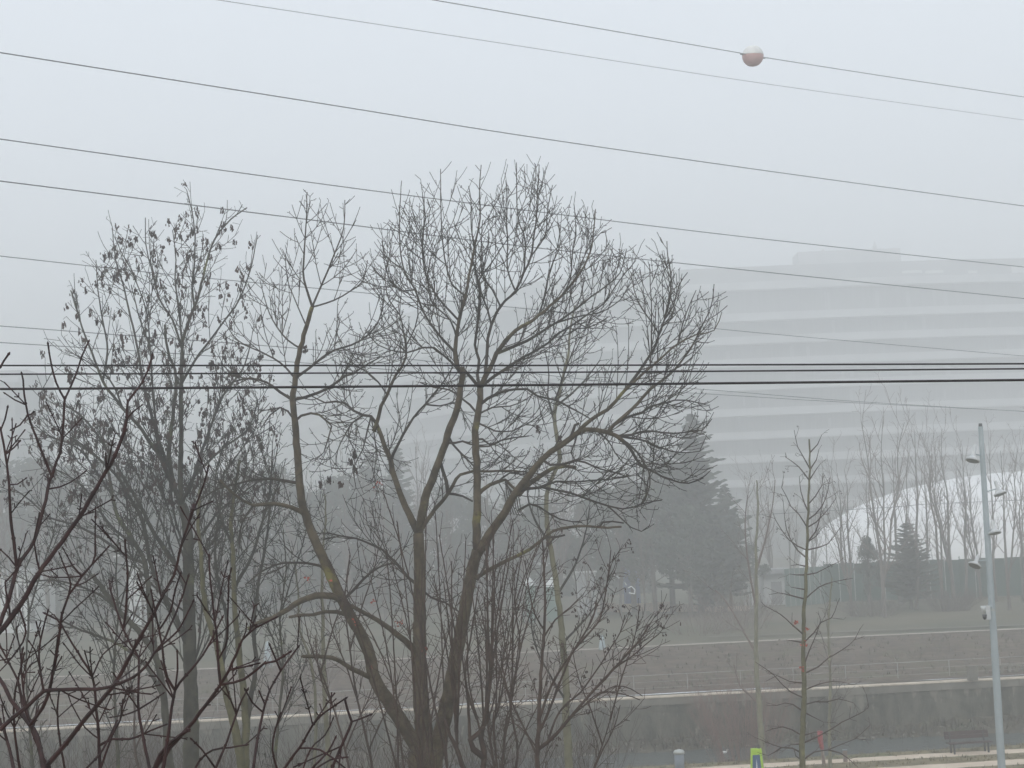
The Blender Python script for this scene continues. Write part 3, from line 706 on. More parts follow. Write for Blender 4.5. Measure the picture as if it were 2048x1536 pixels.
# thin wire far right across the dome
wire([(1790, 1014), (1840, 1009), (1950, 1004), (2048, 1000)], 80, 95, .02, 'guy_wire', 'thin dark wire crossing in front of the white dome', 'wire', 'wire')
CBL = 'near_cable'
wire([(-30, 731), (0, 731), (700, 731), (1024, 731), (1500, 729.5), (2048, 727.5)], 9.5, 9.2, .0058, CBL, 'topmost of the three thick dark cables crossing the picture', 'cable', 'cable')
wire([(-30, 748.5), (0, 748.5), (700, 746), (1024, 745), (1500, 742), (2048, 737.5)], 9.8, 9.4, .0058, CBL, 'middle one of the three thick dark cables crossing the picture', 'cable', 'cable')
wire([(-30, 778), (0, 778), (500, 775), (1024, 770.5), (1500, 766), (2048, 760)], 9.2, 9.0, .0082, CBL, 'lowest and thickest of the three dark cables crossing the picture', 'cable', 'cable')
# marker ball
D = dB(1505); c = pt(1505.5, 112, D); r = 21.8*D/F
o = empty('marker_ball', c, 'red and white aviation marker ball on the topmost wire', 'marker ball')
up = (Vector((0, 0, 1))+Vector((.02, -.16, 0))).normalized()
def hemi(sg, name, m, k0=.06):
    g = MB(); g.lathe([(r*math.cos(math.asin(min(1, k0+(1-k0)*i/10))), sg*0+r*(k0+(1-k0)*i/10)) for i in range(10)]+[(r*.02, r)], c, up*sg, 28); return g.build(name, m, o, c, True)
g = MB(); g.lathe([(r*math.sqrt(max(0, 1-q*q))+.0, r*q) for q in [.16+(.84)*i/12 for i in range(12)]]+[(r*.02, r)], c, up, 28); g.build('upper_shell', 'ballwhite', o, c, True)
g = MB(); g.lathe([(r*math.sqrt(max(0, 1-q*q)), r*q) for q in [-.15+(1.15)*i/14 for i in range(14)]]+[(r*.02, r)], c, -up, 28); g.build('lower_shell', 'ballred', o, c, True)
g = MB(); g.lathe([(r*.995, -.012), (r*1.012, -.012), (r*1.012, .012), (r*.995, .012)], c+up*r*.155, up, 28); g.build('joint', 'ballwhite', o, c)
for sg in (-1, 1):
    a = pt(1505.5+sg*25, 112+sg*4.2, D+sg*.2); b = pt(1505.5+sg*20, 112+sg*3.4, D+sg*.15); g = MB(); g.tube([a, b], [.03, .05], 8); g.build('clamp', 'wire', o, c)

# ------------------------------------------------------------------ the big ash tree
ASH = [dict(ang=(28, 56), len=(.9, 2.2), r=.0140, rt=.0080, sp=.28, trop=.105, wob=.022, pair=.4),
       dict(ang=(28, 52), len=(.35, 1.0), r=.0098, rt=.0074, sp=.28, trop=.14, wob=.022, pair=.45),
       dict(ang=(30, 48), len=(.05, .14), r=.0078, rt=.0070, sp=.2, trop=.10, wob=.02, pair=.4, bud=1)]
ashpoly = [(600, 1300), (430, 1010), (430, 800), (455, 640), (500, 520), (560, 470), (600, 395), (614, 378), (640, 430), (655, 398), (675, 440), (690, 398), (708, 440), (720, 540), (752, 485), (770, 470), (795, 400), (803, 358), (830, 420), (845, 385),
 (880, 332), (905, 400), (935, 375), (962, 322), (985, 400), (1010, 360), (1035, 318), (1060, 370), (1080, 325), (1105, 362), (1115, 420), (1150, 402), (1165, 460), (1190, 415), (1210, 450), (1238, 462), (1255, 500), (1275, 520), (1280, 580), (1300, 520), (1330, 478), (1350, 520), (1370, 540),
 (1390, 590), (1430, 565), (1447, 625), (1410, 700), (1400, 740), (1445, 780), (1410, 820), (1445, 850), (1400, 890), (1425, 940), (1400, 975), (1330, 990), (1325, 1020), (1285, 1065), (1240, 1050), (1130, 1075), (1060, 1110), (1000, 1060), (980, 1160), (960, 1300), (840, 1200), (760, 1180), (720, 1270)]
A = Tree(36, ASH, 11, ashpoly, k=.66); A.thin = .82; A.rmin = .0072*.66
T = dict(thick=True, grow=False)
base_uv = (858, 1700)
A.limb([(862, 1900), (858, 1700), (852, 1560), (850, 1500)], 100, 72, 0, **T)
A.limb([(866, 1580), (861, 1530), (850, 1470), (842, 1400), (839, 1340), (839, 1241), (839, 1173), (838, 1104), (836, 1066)], 44, 23, .3, **T)
A.limb([(868, 1560), (874, 1500), (887, 1440), (898, 1390), (908, 1335), (919, 1275), (932, 1207), (942, 1150), (955, 1100)], 38, 24, -.4, **T)
A.limb([(850, 1540), (832, 1490), (805, 1448), (785, 1415), (765, 1385), (750, 1358), (733, 1292), (709, 1248), (684, 1200), (661, 1152), (638, 1098), (616, 1045), (603, 1000), (598, 950), (594, 900), (589, 843), (586, 800), (595, 727), (608, 669), (625, 614)], 34, 9, -1.0, **T)
G = dict(thick=True)
A.limb([(625, 614), (608, 560), (607, 522), (612, 447), (614, 384)], 7, 2, .1)
A.limb([(625, 614), (649, 556), (670, 505), (687, 457), (690, 400)], 6, 2, -.3)
A.limb([(625, 614), (667, 601), (700, 582), (726, 562), (735, 520)], 5, 2)
A.limb([(610, 1035), (581, 1014), (547, 1007), (506, 1010), (470, 990), (440, 960)], 13, 5, -1, **G)
A.limb([(506, 1010), (492, 1030), (480, 1060), (478, 1090)], 7, 3)
A.limb([(597, 967), (570, 962), (547, 958), (499, 961), (472, 968), (437, 977), (400, 1000)], 10, 3)
A.limb([(590, 842), (602, 831), (622, 826), (639, 830), (658, 846), (663, 852), (657, 875), (648, 905)], 7, 3)
A.limb([(587, 842), (575, 822), (560, 815), (540, 830), (520, 860)], 6, 2)
A.limb([(586, 800), (560, 784), (533, 765), (499, 757), (465, 765), (444, 785)], 9, 3)
A.limb([(587, 800), (610, 795), (635, 786), (651, 779), (690, 752), (703, 749), (737, 727), (760, 715)], 9, 3)
A.limb([(590, 765), (620, 735), (645, 715), (668, 700), (703, 690), (737, 669), (758, 640), (768, 600)], 8, 3)
A.limb([(590, 760), (560, 725), (520, 703), (490, 690), (465, 670), (450, 640)], 6, 2)
A.limb([(600, 700), (575, 680), (545, 640), (530, 600), (520, 560)], 5, 2)
A.limb([(615, 650), (590, 600), (575, 560), (570, 510)], 4, 2)
A.limb([(748, 1362), (730, 1350), (703, 1337), (680, 1322), (665, 1316), (634, 1312), (606, 1313)], 14, 9, -1, grow=False, thick=True)
A.limb([(688, 1207), (668, 1193), (643, 1190), (602, 1201), (575, 1218), (545, 1236), (515, 1245), (496, 1258)], 17, 8, -1, **G)
A.limb([(703, 1232), (675, 1224), (651, 1223), (625, 1230), (600, 1231), (578, 1234)], 12, 7, .5, grow=False, thick=True)
A.limb([(664, 1152), (640, 1132), (615, 1127), (578, 1125), (550, 1130), (520, 1145), (490, 1170)], 8, 3)
A.limb([(694, 1203), (708, 1180), (726, 1159), (757, 1135), (788, 1127), (800, 1132)], 8, 4)
A.limb([(840, 1308), (829, 1300), (810, 1282), (791, 1265), (754, 1241), (720, 1222), (700, 1212)], 16, 8, -.8, **G)
A.limb([(838, 1180), (819, 1157), (791, 1125), (765, 1100), (750, 1092), (713, 1077), (680, 1072), (656, 1066)], 8, 4)
# centre-left stem
A.limb([(836, 1066), (826, 1042), (812, 1015), (800, 985), (790, 960), (781, 922), (771, 895), (761, 871), (752, 848)], 17, 9, .6, **G)
A.limb([(752, 848), (742, 833), (726, 830), (708, 822), (690, 806), (672, 803), (650, 806), (620, 790)], 9, 3)
A.limb([(728, 831), (705, 845), (690, 870), (675, 900), (672, 930)], 5, 2)
A.limb([(735, 832), (735, 860), (725, 900), (708, 935), (712, 975)], 5, 2)
A.limb([(742, 836), (750, 880), (752, 920), (745, 960)], 4, 2)
A.limb([(726, 832), (700, 850), (698, 880), (712, 905), (705, 940)], 4, 2)
A.limb([(757, 860), (757, 835), (762, 813), (774, 790), (785, 765), (791, 750), (803, 735), (812, 712), (812, 690), (806, 660)], 11, 4, -.3, **G)
A.limb([(806, 660), (800, 630), (778, 600), (770, 560), (775, 520)], 4, 2)
A.limb([(808, 690), (830, 655), (836, 630), (835, 600), (842, 560)], 4, 2)
A.limb([(774, 790), (757, 765), (735, 745), (705, 730), (680, 722)], 5, 2)
A.limb([(785, 912), (795, 890), (805, 871), (826, 837), (850, 809), (870, 785), (884, 768), (905, 735)], 8, 3)
A.limb([(850, 809), (880, 812), (905, 806), (920, 812)], 5, 3)
A.limb([(838, 1064), (843, 1040), (850, 997), (860, 970), (870, 943), (880, 920), (887, 900), (901, 854), (914, 816), (921, 775), (925, 750), (924, 734)], 20, 13, -.5, **G)
A.limb([(924, 750), (914, 735), (910, 705), (913, 676), (921, 625), (932, 591), (937, 553), (945, 519), (952, 478)], 12, 5, -.2, **G)
A.limb([(952, 478), (960, 437), (959, 380), (962, 330)], 5, 2)
A.limb([(948, 500), (942, 450), (942, 400), (937, 372)], 4, 2)
A.limb([(932, 591), (905, 570), (892, 530), (885, 480), (882, 430), (881, 338)], 5, 2, .6)
A.limb([(920, 640), (880, 600), (853, 555), (845, 500), (850, 430), (845, 390)], 6, 2)
A.limb([(911, 700), (870, 660), (845, 620), (830, 580), (808, 540), (800, 490), (799, 430), (803, 362)], 7, 2, .8)
A.limb([(918, 750), (890, 712), (868, 695), (845, 695), (815, 705), (780, 700), (755, 690), (730, 660)], 7, 2)
A.limb([(830, 580), (805, 582), (780, 560), (768, 520), (765, 480)], 4, 2)
A.limb([(913, 680), (900, 640), (862, 600), (856, 540), (870, 490)], 5, 2)
A.limb([(840, 1062), (853, 1043), (870, 1018), (885, 1002), (897, 987), (904, 973), (912, 958), (921, 949), (945, 943), (980, 943), (1010, 941), (1040, 943), (1061, 944)], 12, 4, -.6, **G)
A.limb([(897, 985), (892, 962), (885, 940), (882, 925)], 10, 7, grow=False)
A.limb([(905, 990), (925, 992), (945, 1003)], 7, 5, grow=False)
A.limb([(898, 862), (905, 888), (920, 905), (940, 925), (953, 938)], 6, 4)
A.limb([(893, 885), (910, 886), (925, 882), (940, 888), (952, 890)], 7, 4)
A.limb([(840, 1170), (862, 1195), (890, 1205), (920, 1225)], 6, 4)
# centre-right stem
A.limb([(955, 1100), (953, 1062), (954, 1008), (954, 939), (950, 878), (955, 830), (960, 796), (961, 776)], 19, 14, .5, **G)
A.limb([(961, 778), (944, 757), (930, 742), (918, 735), (912, 700)], 9, 5)
A.limb([(962, 778), (955, 750), (958, 720), (950, 690), (955, 650), (960, 600), (955, 556), (945, 519)], 8, 4)
A.limb([(962, 778), (970, 752), (980, 737), (993, 707), (1010, 683), (1031, 662), (1055, 647), (1078, 631), (1100, 612), (1123, 592), (1150, 560), (1170, 530), (1181, 505), (1188, 460), (1191, 418)], 13, 2, -.8, **G)
A.limb([(970, 752), (976, 676), (983, 650), (993, 625), (1010, 602), (1031, 582), (1048, 545), (1062, 512), (1068, 470), (1072, 440), (1078, 330)], 9, 2, .9)
A.limb([(990, 712), (1010, 700), (1035, 690), (1055, 681), (1085, 662), (1113, 645), (1150, 620), (1181, 594), (1215, 570), (1240, 546), (1253, 500)], 9, 2, .3)
A.limb([(965, 776), (985, 755), (1010, 738), (1038, 720), (1065, 705), (1096, 686), (1120, 665), (1147, 649), (1180, 625), (1208, 608), (1230, 573), (1272, 520)], 9, 2, 1.0)
A.limb([(983, 650), (975, 620), (962, 585), (958, 560), (980, 530), (1000, 500), (1020, 470)], 6, 2)
A.limb([(1031, 582), (1015, 540), (1015, 480), (1012, 420), (1013, 365)], 5, 2)
A.limb([(1048, 545), (1050, 480), (1035, 430), (1033, 325)], 5, 2)
A.limb([(1062, 512), (1090, 470), (1095, 420), (1105, 370)], 4, 2)
A.limb([(1000, 605), (985, 580), (965, 550), (962, 500), (965, 440)], 5, 2)
A.limb([(1078, 631), (1090, 590), (1100, 540), (1120, 490), (1118, 450)], 5, 2)
A.limb([(1123, 592), (1140, 560), (1145, 500), (1152, 470), (1148, 408)], 4, 2)
A.limb([(1113, 645), (1160, 632), (1200, 625), (1240, 600), (1262, 565)], 5, 2)
A.limb([(1150, 560), (1175, 500), (1210, 460), (1212, 500)], 3, 2)
A.limb([(960, 806), (975, 797), (1000, 785), (1030, 779), (1055, 778), (1075, 792), (1110, 800), (1150, 820), (1185, 840)], 9, 3)
A.limb([(958, 822), (985, 815), (1020, 812), (1050, 800), (1070, 785)], 5, 2)
A.limb([(955, 842), (975, 855), (990, 862), (1025, 862), (1050, 850), (1080, 830), (1090, 812)], 5, 2)
A.limb([(953, 875), (965, 878), (980, 890), (1005, 880), (1030, 875), (1058, 872)], 6, 3)
A.limb([(953, 895), (978, 892), (998, 885)], 6, 3)
A.limb([(952, 835), (940, 810), (925, 798), (900, 780), (870, 775), (840, 765)], 6, 3)
A.limb([(955, 998), (965, 980), (980, 970), (996, 963), (1010, 960), (1028, 976), (1036, 990)], 11, 7, **G)
A.limb([(996, 963), (1020, 946), (1045, 948), (1062, 944)], 6, 3)
for i in range(7):
    A.limb([(1002+i*4, 962+i), (1008+i*5, 985+i*2), (1012+i*5, 1005+i*3), (1016+i*6, 1028+i)], 3, 2, grow=False)
# big right limb
A.limb([(953, 1118), (965, 1092), (978, 1070), (1003, 1035), (1018, 1010), (1031, 985), (1045, 968), (1058, 951), (1085, 919), (1103, 903), (1120, 891), (1140, 876), (1154, 866), (1172, 859), (1190, 859), (1215, 864), (1235, 873), (1249, 883)], 22, 9, -1.2, **G)
A.limb([(1249, 883), (1262, 900), (1273, 920), (1285, 932), (1310, 945), (1335, 958), (1360, 965), (1378, 966), (1400, 960), (1421, 940)], 8, 2)
A.limb([(1240, 876), (1254, 886), (1275, 905), (1287, 925), (1297, 940), (1300, 970), (1290, 1000), (1282, 1010)], 6, 3)
A.limb([(1160, 864), (1170, 850), (1195, 830), (1215, 820), (1232, 802), (1250, 780), (1275, 757), (1300, 735), (1330, 710), (1357, 686), (1395, 669), (1428, 661), (1444, 624)], 11, 2, -.8, **G)
A.limb([(1210, 862), (1228, 850), (1245, 835), (1265, 818), (1285, 795), (1300, 778), (1325, 760), (1350, 738), (1368, 715), (1385, 690), (1405, 650)], 10, 3, .6, **G)
A.limb([(1250, 780), (1270, 755), (1290, 725), (1308, 698), (1318, 668), (1328, 640), (1338, 600), (1343, 560), (1336, 520), (1334, 482)], 8, 2, .3)
A.limb([(1318, 668), (1300, 640), (1280, 610), (1268, 580), (1262, 545)], 4, 2)
A.limb([(1328, 640), (1348, 610), (1358, 570), (1375, 545)], 4, 2)
A.limb([(1300, 735), (1302, 700), (1303, 620), (1300, 560), (1299, 528)], 4, 2)
A.limb([(1357, 686), (1365, 650), (1375, 620), (1392, 580)], 4, 2)
A.limb([(1395, 669), (1415, 630), (1425, 600), (1428, 568)], 4, 2)
A.limb([(1235, 845), (1260, 832), (1283, 825), (1305, 812), (1330, 806), (1350, 800), (1374, 800), (1395, 805), (1412, 808)], 8, 2)
A.limb([(1225, 868), (1262, 870), (1290, 862), (1324, 865), (1350, 867), (1382, 863), (1405, 860), (1424, 837)], 7, 2)
A.limb([(1230, 870), (1262, 876), (1290, 882), (1320, 895), (1345, 903), (1375, 905), (1399, 903), (1410, 878)], 7, 2)
A.limb([(1190, 862), (1215, 880), (1230, 905), (1245, 925), (1275, 935)], 5, 2)
A.limb([(1154, 868), (1150, 885), (1142, 905), (1150, 920)], 6, 3)
A.limb([(1145, 872), (1150, 850), (1158, 846)], 8, 6, grow=False)
A.limb([(1086, 922), (1100, 930), (1125, 928), (1150, 920), (1170, 925), (1200, 938), (1230, 945), (1256, 954)], 7, 3)
A.limb([(1036, 990), (1050, 975), (1070, 960), (1090, 945), (1106, 937), (1130, 932), (1152, 936)], 15, 9, .5, thick=True, grow=False)
A.limb([(1036, 985), (1055, 978), (1085, 975), (1113, 980), (1140, 985), (1164, 994), (1190, 1004), (1215, 1011), (1245, 1018), (1268, 1014), (1283, 1008), (1305, 1003), (1323, 1000)], 9, 3)
A.limb([(1085, 972), (1113, 963), (1150, 964), (1181, 961), (1225, 958), (1256, 952)], 6, 3)
A.limb([(1215, 1011), (1230, 1025), (1248, 1042), (1262, 1055), (1283, 1063), (1300, 1050)], 5, 2)
A.limb([(1285, 1008), (1292, 990), (1296, 960), (1305, 930), (1308, 890)], 5, 2)
A.limb([(1040, 1010), (1060, 1008), (1079, 1014), (1100, 1028), (1120, 1038), (1145, 1043), (1164, 1045)], 6, 3)
A.limb([(1170, 993), (1190, 970), (1210, 950), (1225, 920)], 4, 2)
A.limb([(950, 1172), (962, 1150), (986, 1135), (1027, 1115), (1061, 1098), (1089, 1074), (1105, 1063), (1123, 1057), (1150, 1053), (1181, 1053), (1215, 1055), (1243, 1053)], 12, 5, -1.5, grow=False, thick=True)
A.limb([(1089, 1076), (1110, 1075), (1130, 1070)], 7, 5, grow=False)
A.limb([(1197, 1052), (1205, 1045), (1225, 1043), (1248, 1046)], 6, 4, grow=False)
A.limb([(973, 1075), (975, 1105), (968, 1135), (955, 1160)], 8, 6, grow=False)
A.limb([(1123, 768), (1135, 730), (1150, 690), (1160, 650)], 5, 2)
A.fall = .62; A.fill(.26)
ash = A.finish('ash_tree', 'big bare ash tree with three mossy stems spreading across the middle', 'tree', pt(862, 1885, 36), 'ash_bark', 'ash_twig')
g = MB(); leaves_at(g, A.rnd, [(659, 1160), (616, 1157), (745, 1205), (708, 1246), (744, 1330), (800, 1245), (854, 1300), (757, 967)], 23.4, 4.5, 9, .026)
g.build('red_leaf_tuft', 'redleaf', ash, ash.location)
g = MB(); hang_seeds(g, A.rnd, [((lambda q: (tuple(q), (0, 0, 1), 2))(pt(u, v, 24))) for u, v in [(708, 900), (712, 930), (700, 915), (610, 690), (660, 950), (640, 960), (680, 960), (1075, 850), (1120, 870)] for _ in range(4)], 1, .13, (3, 6))
g.build('seed_cluster', 'seed', ash, ash.location)

# ------------------------------------------------------------------ the seed-hung maple at left
MAP = [dict(ang=(22, 52), len=(.9, 2.2), r=.0135, rt=.008, sp=.36, trop=.07, wob=.035, pair=.35),
       dict(ang=(20, 45), len=(.35, .9), r=.009, rt=.007, sp=.34, trop=.04, wob=.06, pair=.4),
       dict(ang=(40, 90), len=(.12, .34), r=.0068, rt=.0055, sp=.2, trop=-.16, wob=.08, pair=.3)]
mpoly = [(110, 1536), (-80, 1380), (-60, 1050), (20, 900), (75, 830), (85, 740), (120, 650), (150, 560), (165, 545), (190, 500), (222, 440), (262, 480), (290, 430), (330, 470), (350, 450), (372, 372), (400, 392), (440, 410), (495, 412), (515, 432), (500, 520), (515, 600), (545, 740), (560, 900), (590, 1100), (570, 1330), (480, 1536)]
m = Tree(42, MAP, 23, mpoly, k=.7); m.thin = .85; m.rmin = .0068*.7
m.limb([(385, 1750), (384, 1620), (383, 1535), (381, 1378), (379, 1275), (377, 1173), (375, 1060), (364, 1010)], 44, 22, 0, **T)
m.limb([(364, 1010), (361, 960), (362, 905), (362, 837), (362, 768), (364, 700), (371, 662), (388, 614), (400, 580), (414, 522), (428, 480), (450, 450), (472, 430), (495, 416)], 14, 3, .5, **G)
m.limb([(388, 614), (384, 570), (388, 539), (390, 471), (383, 420), (373, 380)], 6, 2)
m.limb([(366, 693), (360, 640), (350, 560), (352, 520), (345, 460)], 6, 2)
m.limb([(364, 700), (345, 640), (320, 600), (305, 545), (292, 490), (291, 435)], 6, 2)
m.limb([(362, 768), (390, 720), (420, 680), (450, 640), (478, 600), (500, 540), (515, 470)], 7, 2)
m.limb([(360, 1005), (345, 960), (338, 905), (345, 837), (352, 780), (350, 740), (335, 700), (330, 650)], 13, 5, -.5, **G)
m.limb([(355, 1000), (340, 960), (321, 915), (300, 885), (284, 861), (265, 838), (246, 816), (225, 790), (205, 762), (190, 720), (170, 670), (154, 620), (142, 580)], 12, 3, -1.5, **G)
m.limb([(321, 915), (310, 860), (301, 820), (287, 768), (273, 686), (258, 620), (246, 567), (232, 522), (224, 454)], 9, 2, .8)
m.limb([(340, 950), (318, 880), (310, 830), (305, 770), (300, 700), (280, 640), (262, 570)], 8, 2)
m.limb([(300, 700), (292, 620), (262, 540), (240, 500)], 4, 2)
m.limb([(366, 1000), (376, 985), (390, 945), (403, 905), (424, 847), (440, 800), (462, 770), (490, 730), (500, 690)], 10, 3, .4)
m.limb([(368, 1010), (386, 956), (415, 925), (444, 898), (470, 880), (490, 865), (506, 837), (515, 800)], 9, 3, -.6)
m.limb([(376, 1100), (410, 1060), (440, 1020), (480, 990), (520, 960)], 8, 3)
m.limb([(365, 1660), (340, 1535), (328, 1395), (318, 1340), (305, 1300), (275, 1260), (239, 1222), (210, 1185), (185, 1150)], 24, 10, -1, thick=True, D0=41)
m.limb([(310, 1310), (300, 1230), (296, 1170), (290, 1127), (275, 1095), (258, 1066), (235, 1035), (225, 990), (215, 930)], 16, 6, .5, **G)
m.limb([(378, 1300), (350, 1230), (320, 1180), (300, 1120), (285, 1040), (262, 1000), (240, 960), (210, 930), (180, 900), (150, 880)], 14, 5, -1.2, **G)
m.limb([(377, 1180), (345, 1120), (310, 1070), (280, 1010), (250, 960), (222, 915), (195, 870), (160, 830), (130, 810)], 12, 4, 1.0, **G)
m.limb([(239, 1222), (200, 1190), (150, 1170), (100, 1160), (50, 1165)], 8, 3)
m.limb([(290, 1127), (250, 1110), (200, 1075), (150, 1050), (100, 1035), (60, 1000), (30, 980)], 9, 3)
m.limb([(275, 1095), (220, 1050), (180, 990), (150, 960), (110, 940), (80, 950)], 8, 3)
m.limb([(328, 1395), (290, 1330), (240, 1290), (190, 1270), (150, 1255), (110, 1235)], 12, 4, **G)
m.limb([(225, 990), (190, 940), (160, 900), (120, 880), (90, 870)], 6, 3)
m.limb([(246, 816), (220, 760), (170, 720), (130, 700)], 5, 2)
m.limb([(205, 762), (215, 700), (205, 640), (196, 580), (192, 520)], 6, 2)
r2 = random.Random(19)
for i in range(12):   # curved ascending limbs that fan out from the trunk
    v0 = r2.uniform(1080, 1480); sg = -1 if i % 2 else 1; u0 = 376+(v0-1060)*.02; ex = u0+sg*r2.uniform(60, 300 if sg < 0 else 170); ey = v0-r2.uniform(260, 520)
    dx, dy = ex-u0, ey-v0; b1, b2 = r2.uniform(.1, .45), r2.uniform(.4, .85)
    m.limb([(u0, v0), (u0+dx*b1, v0+dy*.22), (u0+dx*b2, v0+dy*.55), (ex+r2.uniform(-20, 20), v0+dy*.82), (ex, ey)], r2.uniform(4, 7), 2)
m.fill(.34)
map_ = m.finish('maple_tree', 'bare maple hung with dark dry seed clusters, left of the big ash', 'tree', pt(385, 1735, 42), 'maple_bark', 'maple_twig')
g = MB(); hang_seeds(g, m.rnd, [t for t in m.tips if t[2] > 0 and proj(t[0])[1] < 1000], .20, .17, (5, 9))
hang_seeds(g, m.rnd, [t for t in m.tips if t[2] > 0 and proj(t[0])[1] >= 1000], .07, .15, (4, 8)); g.build('seed_cluster', 'seed', map_, map_.location)

# ------------------------------------------------------------------ mossy stems between maple and ash
SL = [dict(ang=(22, 45), len=(.8, 1.9), r=.014, rt=.008, sp=.30, trop=.05, wob=.08, pair=.3),
      dict(ang=(25, 55), len=(.3, .8), r=.009, rt=.007, sp=.24, trop=.03, wob=.1, pair=.3),
      dict(ang=(30, 60), len=(.1, .3), r=.0075, rt=.0065, sp=.2, trop=.02, wob=.1)]
p_ = [(380, 1600), (350, 1000), (420, 760), (560, 740), (640, 900), (640, 1300), (560, 1600)]
m = Tree(38.5, SL, 31, p_, k=.68)
m.limb([(492, 1780), (489, 1600), (490, 1510), (492, 1446), (486, 1370), (478, 1309), (472, 1240), (468, 1173), (466, 1104), (462, 1040), (470, 980), (480, 920)], 24, 5, .5, thick=True)
m.limb([(489, 1560), (478, 1497), (466, 1440), (455, 1395), (444, 1340), (434, 1292), (420, 1250), (410, 1207), (404, 1150), (402, 1104), (396, 1050), (400, 980)], 20, 5, -.6, thick=True)
m.limb([(487, 1480), (500, 1400), (512, 1330), (508, 1260), (515, 1180), (530, 1100), (540, 1020), (560, 960)], 12, 3, .5)
m.limb([(455, 1395), (445, 1330), (455, 1250), (440, 1180), (430, 1100), (440, 1020), (450, 940)], 10, 3)
m.limb([(470, 1180), (500, 1120), (520, 1060), (540, 980), (545, 900)], 8, 3)
m.limb([(466, 1090), (440, 1030), (430, 960), (450, 880)], 6, 2)
m.fill(.30)
m.finish('mossy_tree', 'slim tree with several yellow-green mossy stems between the maple and the ash', 'tree', pt(492, 1765, 38.5), 'moss_bark', 'maple_twig')
m = Tree(48, SL, 33, [(600, 1600), (590, 1200), (620, 960), (700, 960), (720, 1300), (720, 1600)], k=.7)
m.limb([(660, 1660), (658, 1536), (651, 1412), (648, 1320), (646, 1250), (644, 1173), (646, 1100), (652, 1040), (650, 990)], 15, 3, .3, thick=True)
m.fill(.45)
m.finish('slender_tree', 'slender pale-green trunk standing just left of the big ash stems', 'tree', pt(660, 1655, 48), 'pale_bark', 'maple_twig')
m = Tree(48, SL, 35, [(560, 1600), (560, 1100), (600, 1060), (660, 1200), (660, 1600)], k=.7)
m.limb([(632, 1660), (628, 1560), (632, 1440), (624, 1330), (600, 1260), (596, 1180), (588, 1120)], 9, 3, .3, thick=True)
m.fill(.5)
m.finish('slender_tree', 'thin grey sapling leaning left beside the slender pale-green trunk', 'tree', pt(632, 1655, 48), 'pale_bark', 'maple_twig')
m = Tree(44, SL, 37, [(980, 1600), (990, 1100), (1020, 700), (1120, 560), (1230, 600), (1240, 1000), (1230, 1600)], k=.72)
m.limb([(1140, 1700), (1139, 1600), (1137, 1514), (1133, 1446), (1131, 1344), (1123, 1258), (1113, 1173), (1100, 1087), (1093, 1036), (1094, 990), (1106, 950), (1121, 919)], 20, 8, .5, thick=True)
m.limb([(1121, 919), (1117, 895), (1113, 868), (1109, 830), (1116, 795), (1123, 768), (1130, 735), (1137, 712), (1140, 660), (1150, 610)], 9, 3, .3, thick=True)
m.limb([(1113, 868), (1105, 830), (1095, 790), (1098, 750), (1090, 700)], 5, 2)
m.limb([(1100, 1087), (1070, 1040), (1055, 990), (1060, 930)], 6, 2)
m.limb([(1115, 1190), (1150, 1130), (1170, 1070), (1180, 1010)], 6, 2)
m.limb([(1127, 1290), (1160, 1250), (1200, 1200), (1220, 1150)], 5, 2)
m.limb([(1131, 1400), (1100, 1350), (1070, 1290), (1060, 1230)], 5, 2)
m.limb([(1111, 820), (1140, 790), (1170, 760), (1200, 720)], 5, 2)
m.fill(.5)
m.finish('slender_tree', 'slender pale trunk standing just right of the big ash, behind its right limb', 'tree', pt(1140, 1690, 44), 'pale_bark', 'maple_twig')

# ------------------------------------------------------------------ saplings and basal shoots
SAP = [dict(ang=(20, 45), len=(.5, 1.2), r=.009, rt=.006, sp=.26, trop=.04, wob=.1, pair=.2),
       dict(ang=(25, 60), len=(.15, .5), r=.0065, rt=.0055, sp=.2, trop=-.03, wob=.12)]
m = Tree(31, SAP, 41, None, .12, k=.66)
m.limb([(1078, 1800), (1076, 1600), (1075, 1500), (1078, 1440), (1080, 1380), (1084, 1320), (1087, 1275), (1090, 1207), (1088, 1138), (1085, 1080)], 15, 3, .3, thick=True)
m.limb([(1078, 1505), (1095, 1485), (1113, 1468), (1145, 1430), (1181, 1388), (1215, 1352), (1249, 1313), (1275, 1285), (1300, 1248)], 8, 3, -.5)
m.limb([(1181, 1388), (1225, 1340), (1265, 1312), (1290, 1290), (1318, 1268)], 5, 2)
m.limb([(1076, 1470), (1098, 1420), (1118, 1370), (1133, 1330), (1150, 1295), (1170, 1265), (1188, 1230), (1192, 1200)], 6, 3, .4)
m.limb([(1080, 1440), (1095, 1390), (1120, 1340), (1165, 1280), (1192, 1250), (1205, 1220), (1215, 1160), (1222, 1100)], 6, 2, -.5)
m.limb([(1095, 1485), (1110, 1440), (1130, 1410), (1160, 1385), (1200, 1330), (1225, 1290), (1240, 1265), (1250, 1230)], 5, 2, .6)
m.limb([(1072, 1510), (1050, 1460), (1030, 1420), (1010, 1360), (1000, 1300)], 5, 2)
m.limb([(1074, 1500), (1055, 1470), (1035, 1450)], 4, 2)
m.limb([(1087, 1260), (1070, 1230), (1058, 1180), (1050, 1120)], 4, 2)
m.limb([(1090, 1270), (1110, 1240), (1140, 1215), (1165, 1190)], 4, 2)
m.limb([(1145, 1430), (1190, 1395), (1230, 1372), (1262, 1378), (1285, 1392)], 3, 2, grow=False)
m.limb([(1160, 1410), (1200, 1385), (1245, 1388), (1280, 1400)], 3, 2, grow=False)
m.fill(.20)
sp_ = m.finish('sapling', 'many-stemmed sapling with dangling dry seeds fanning out right of the ash', 'sapling', pt(1078, 1790, 31), 'sap_twig', 'sap_twig')
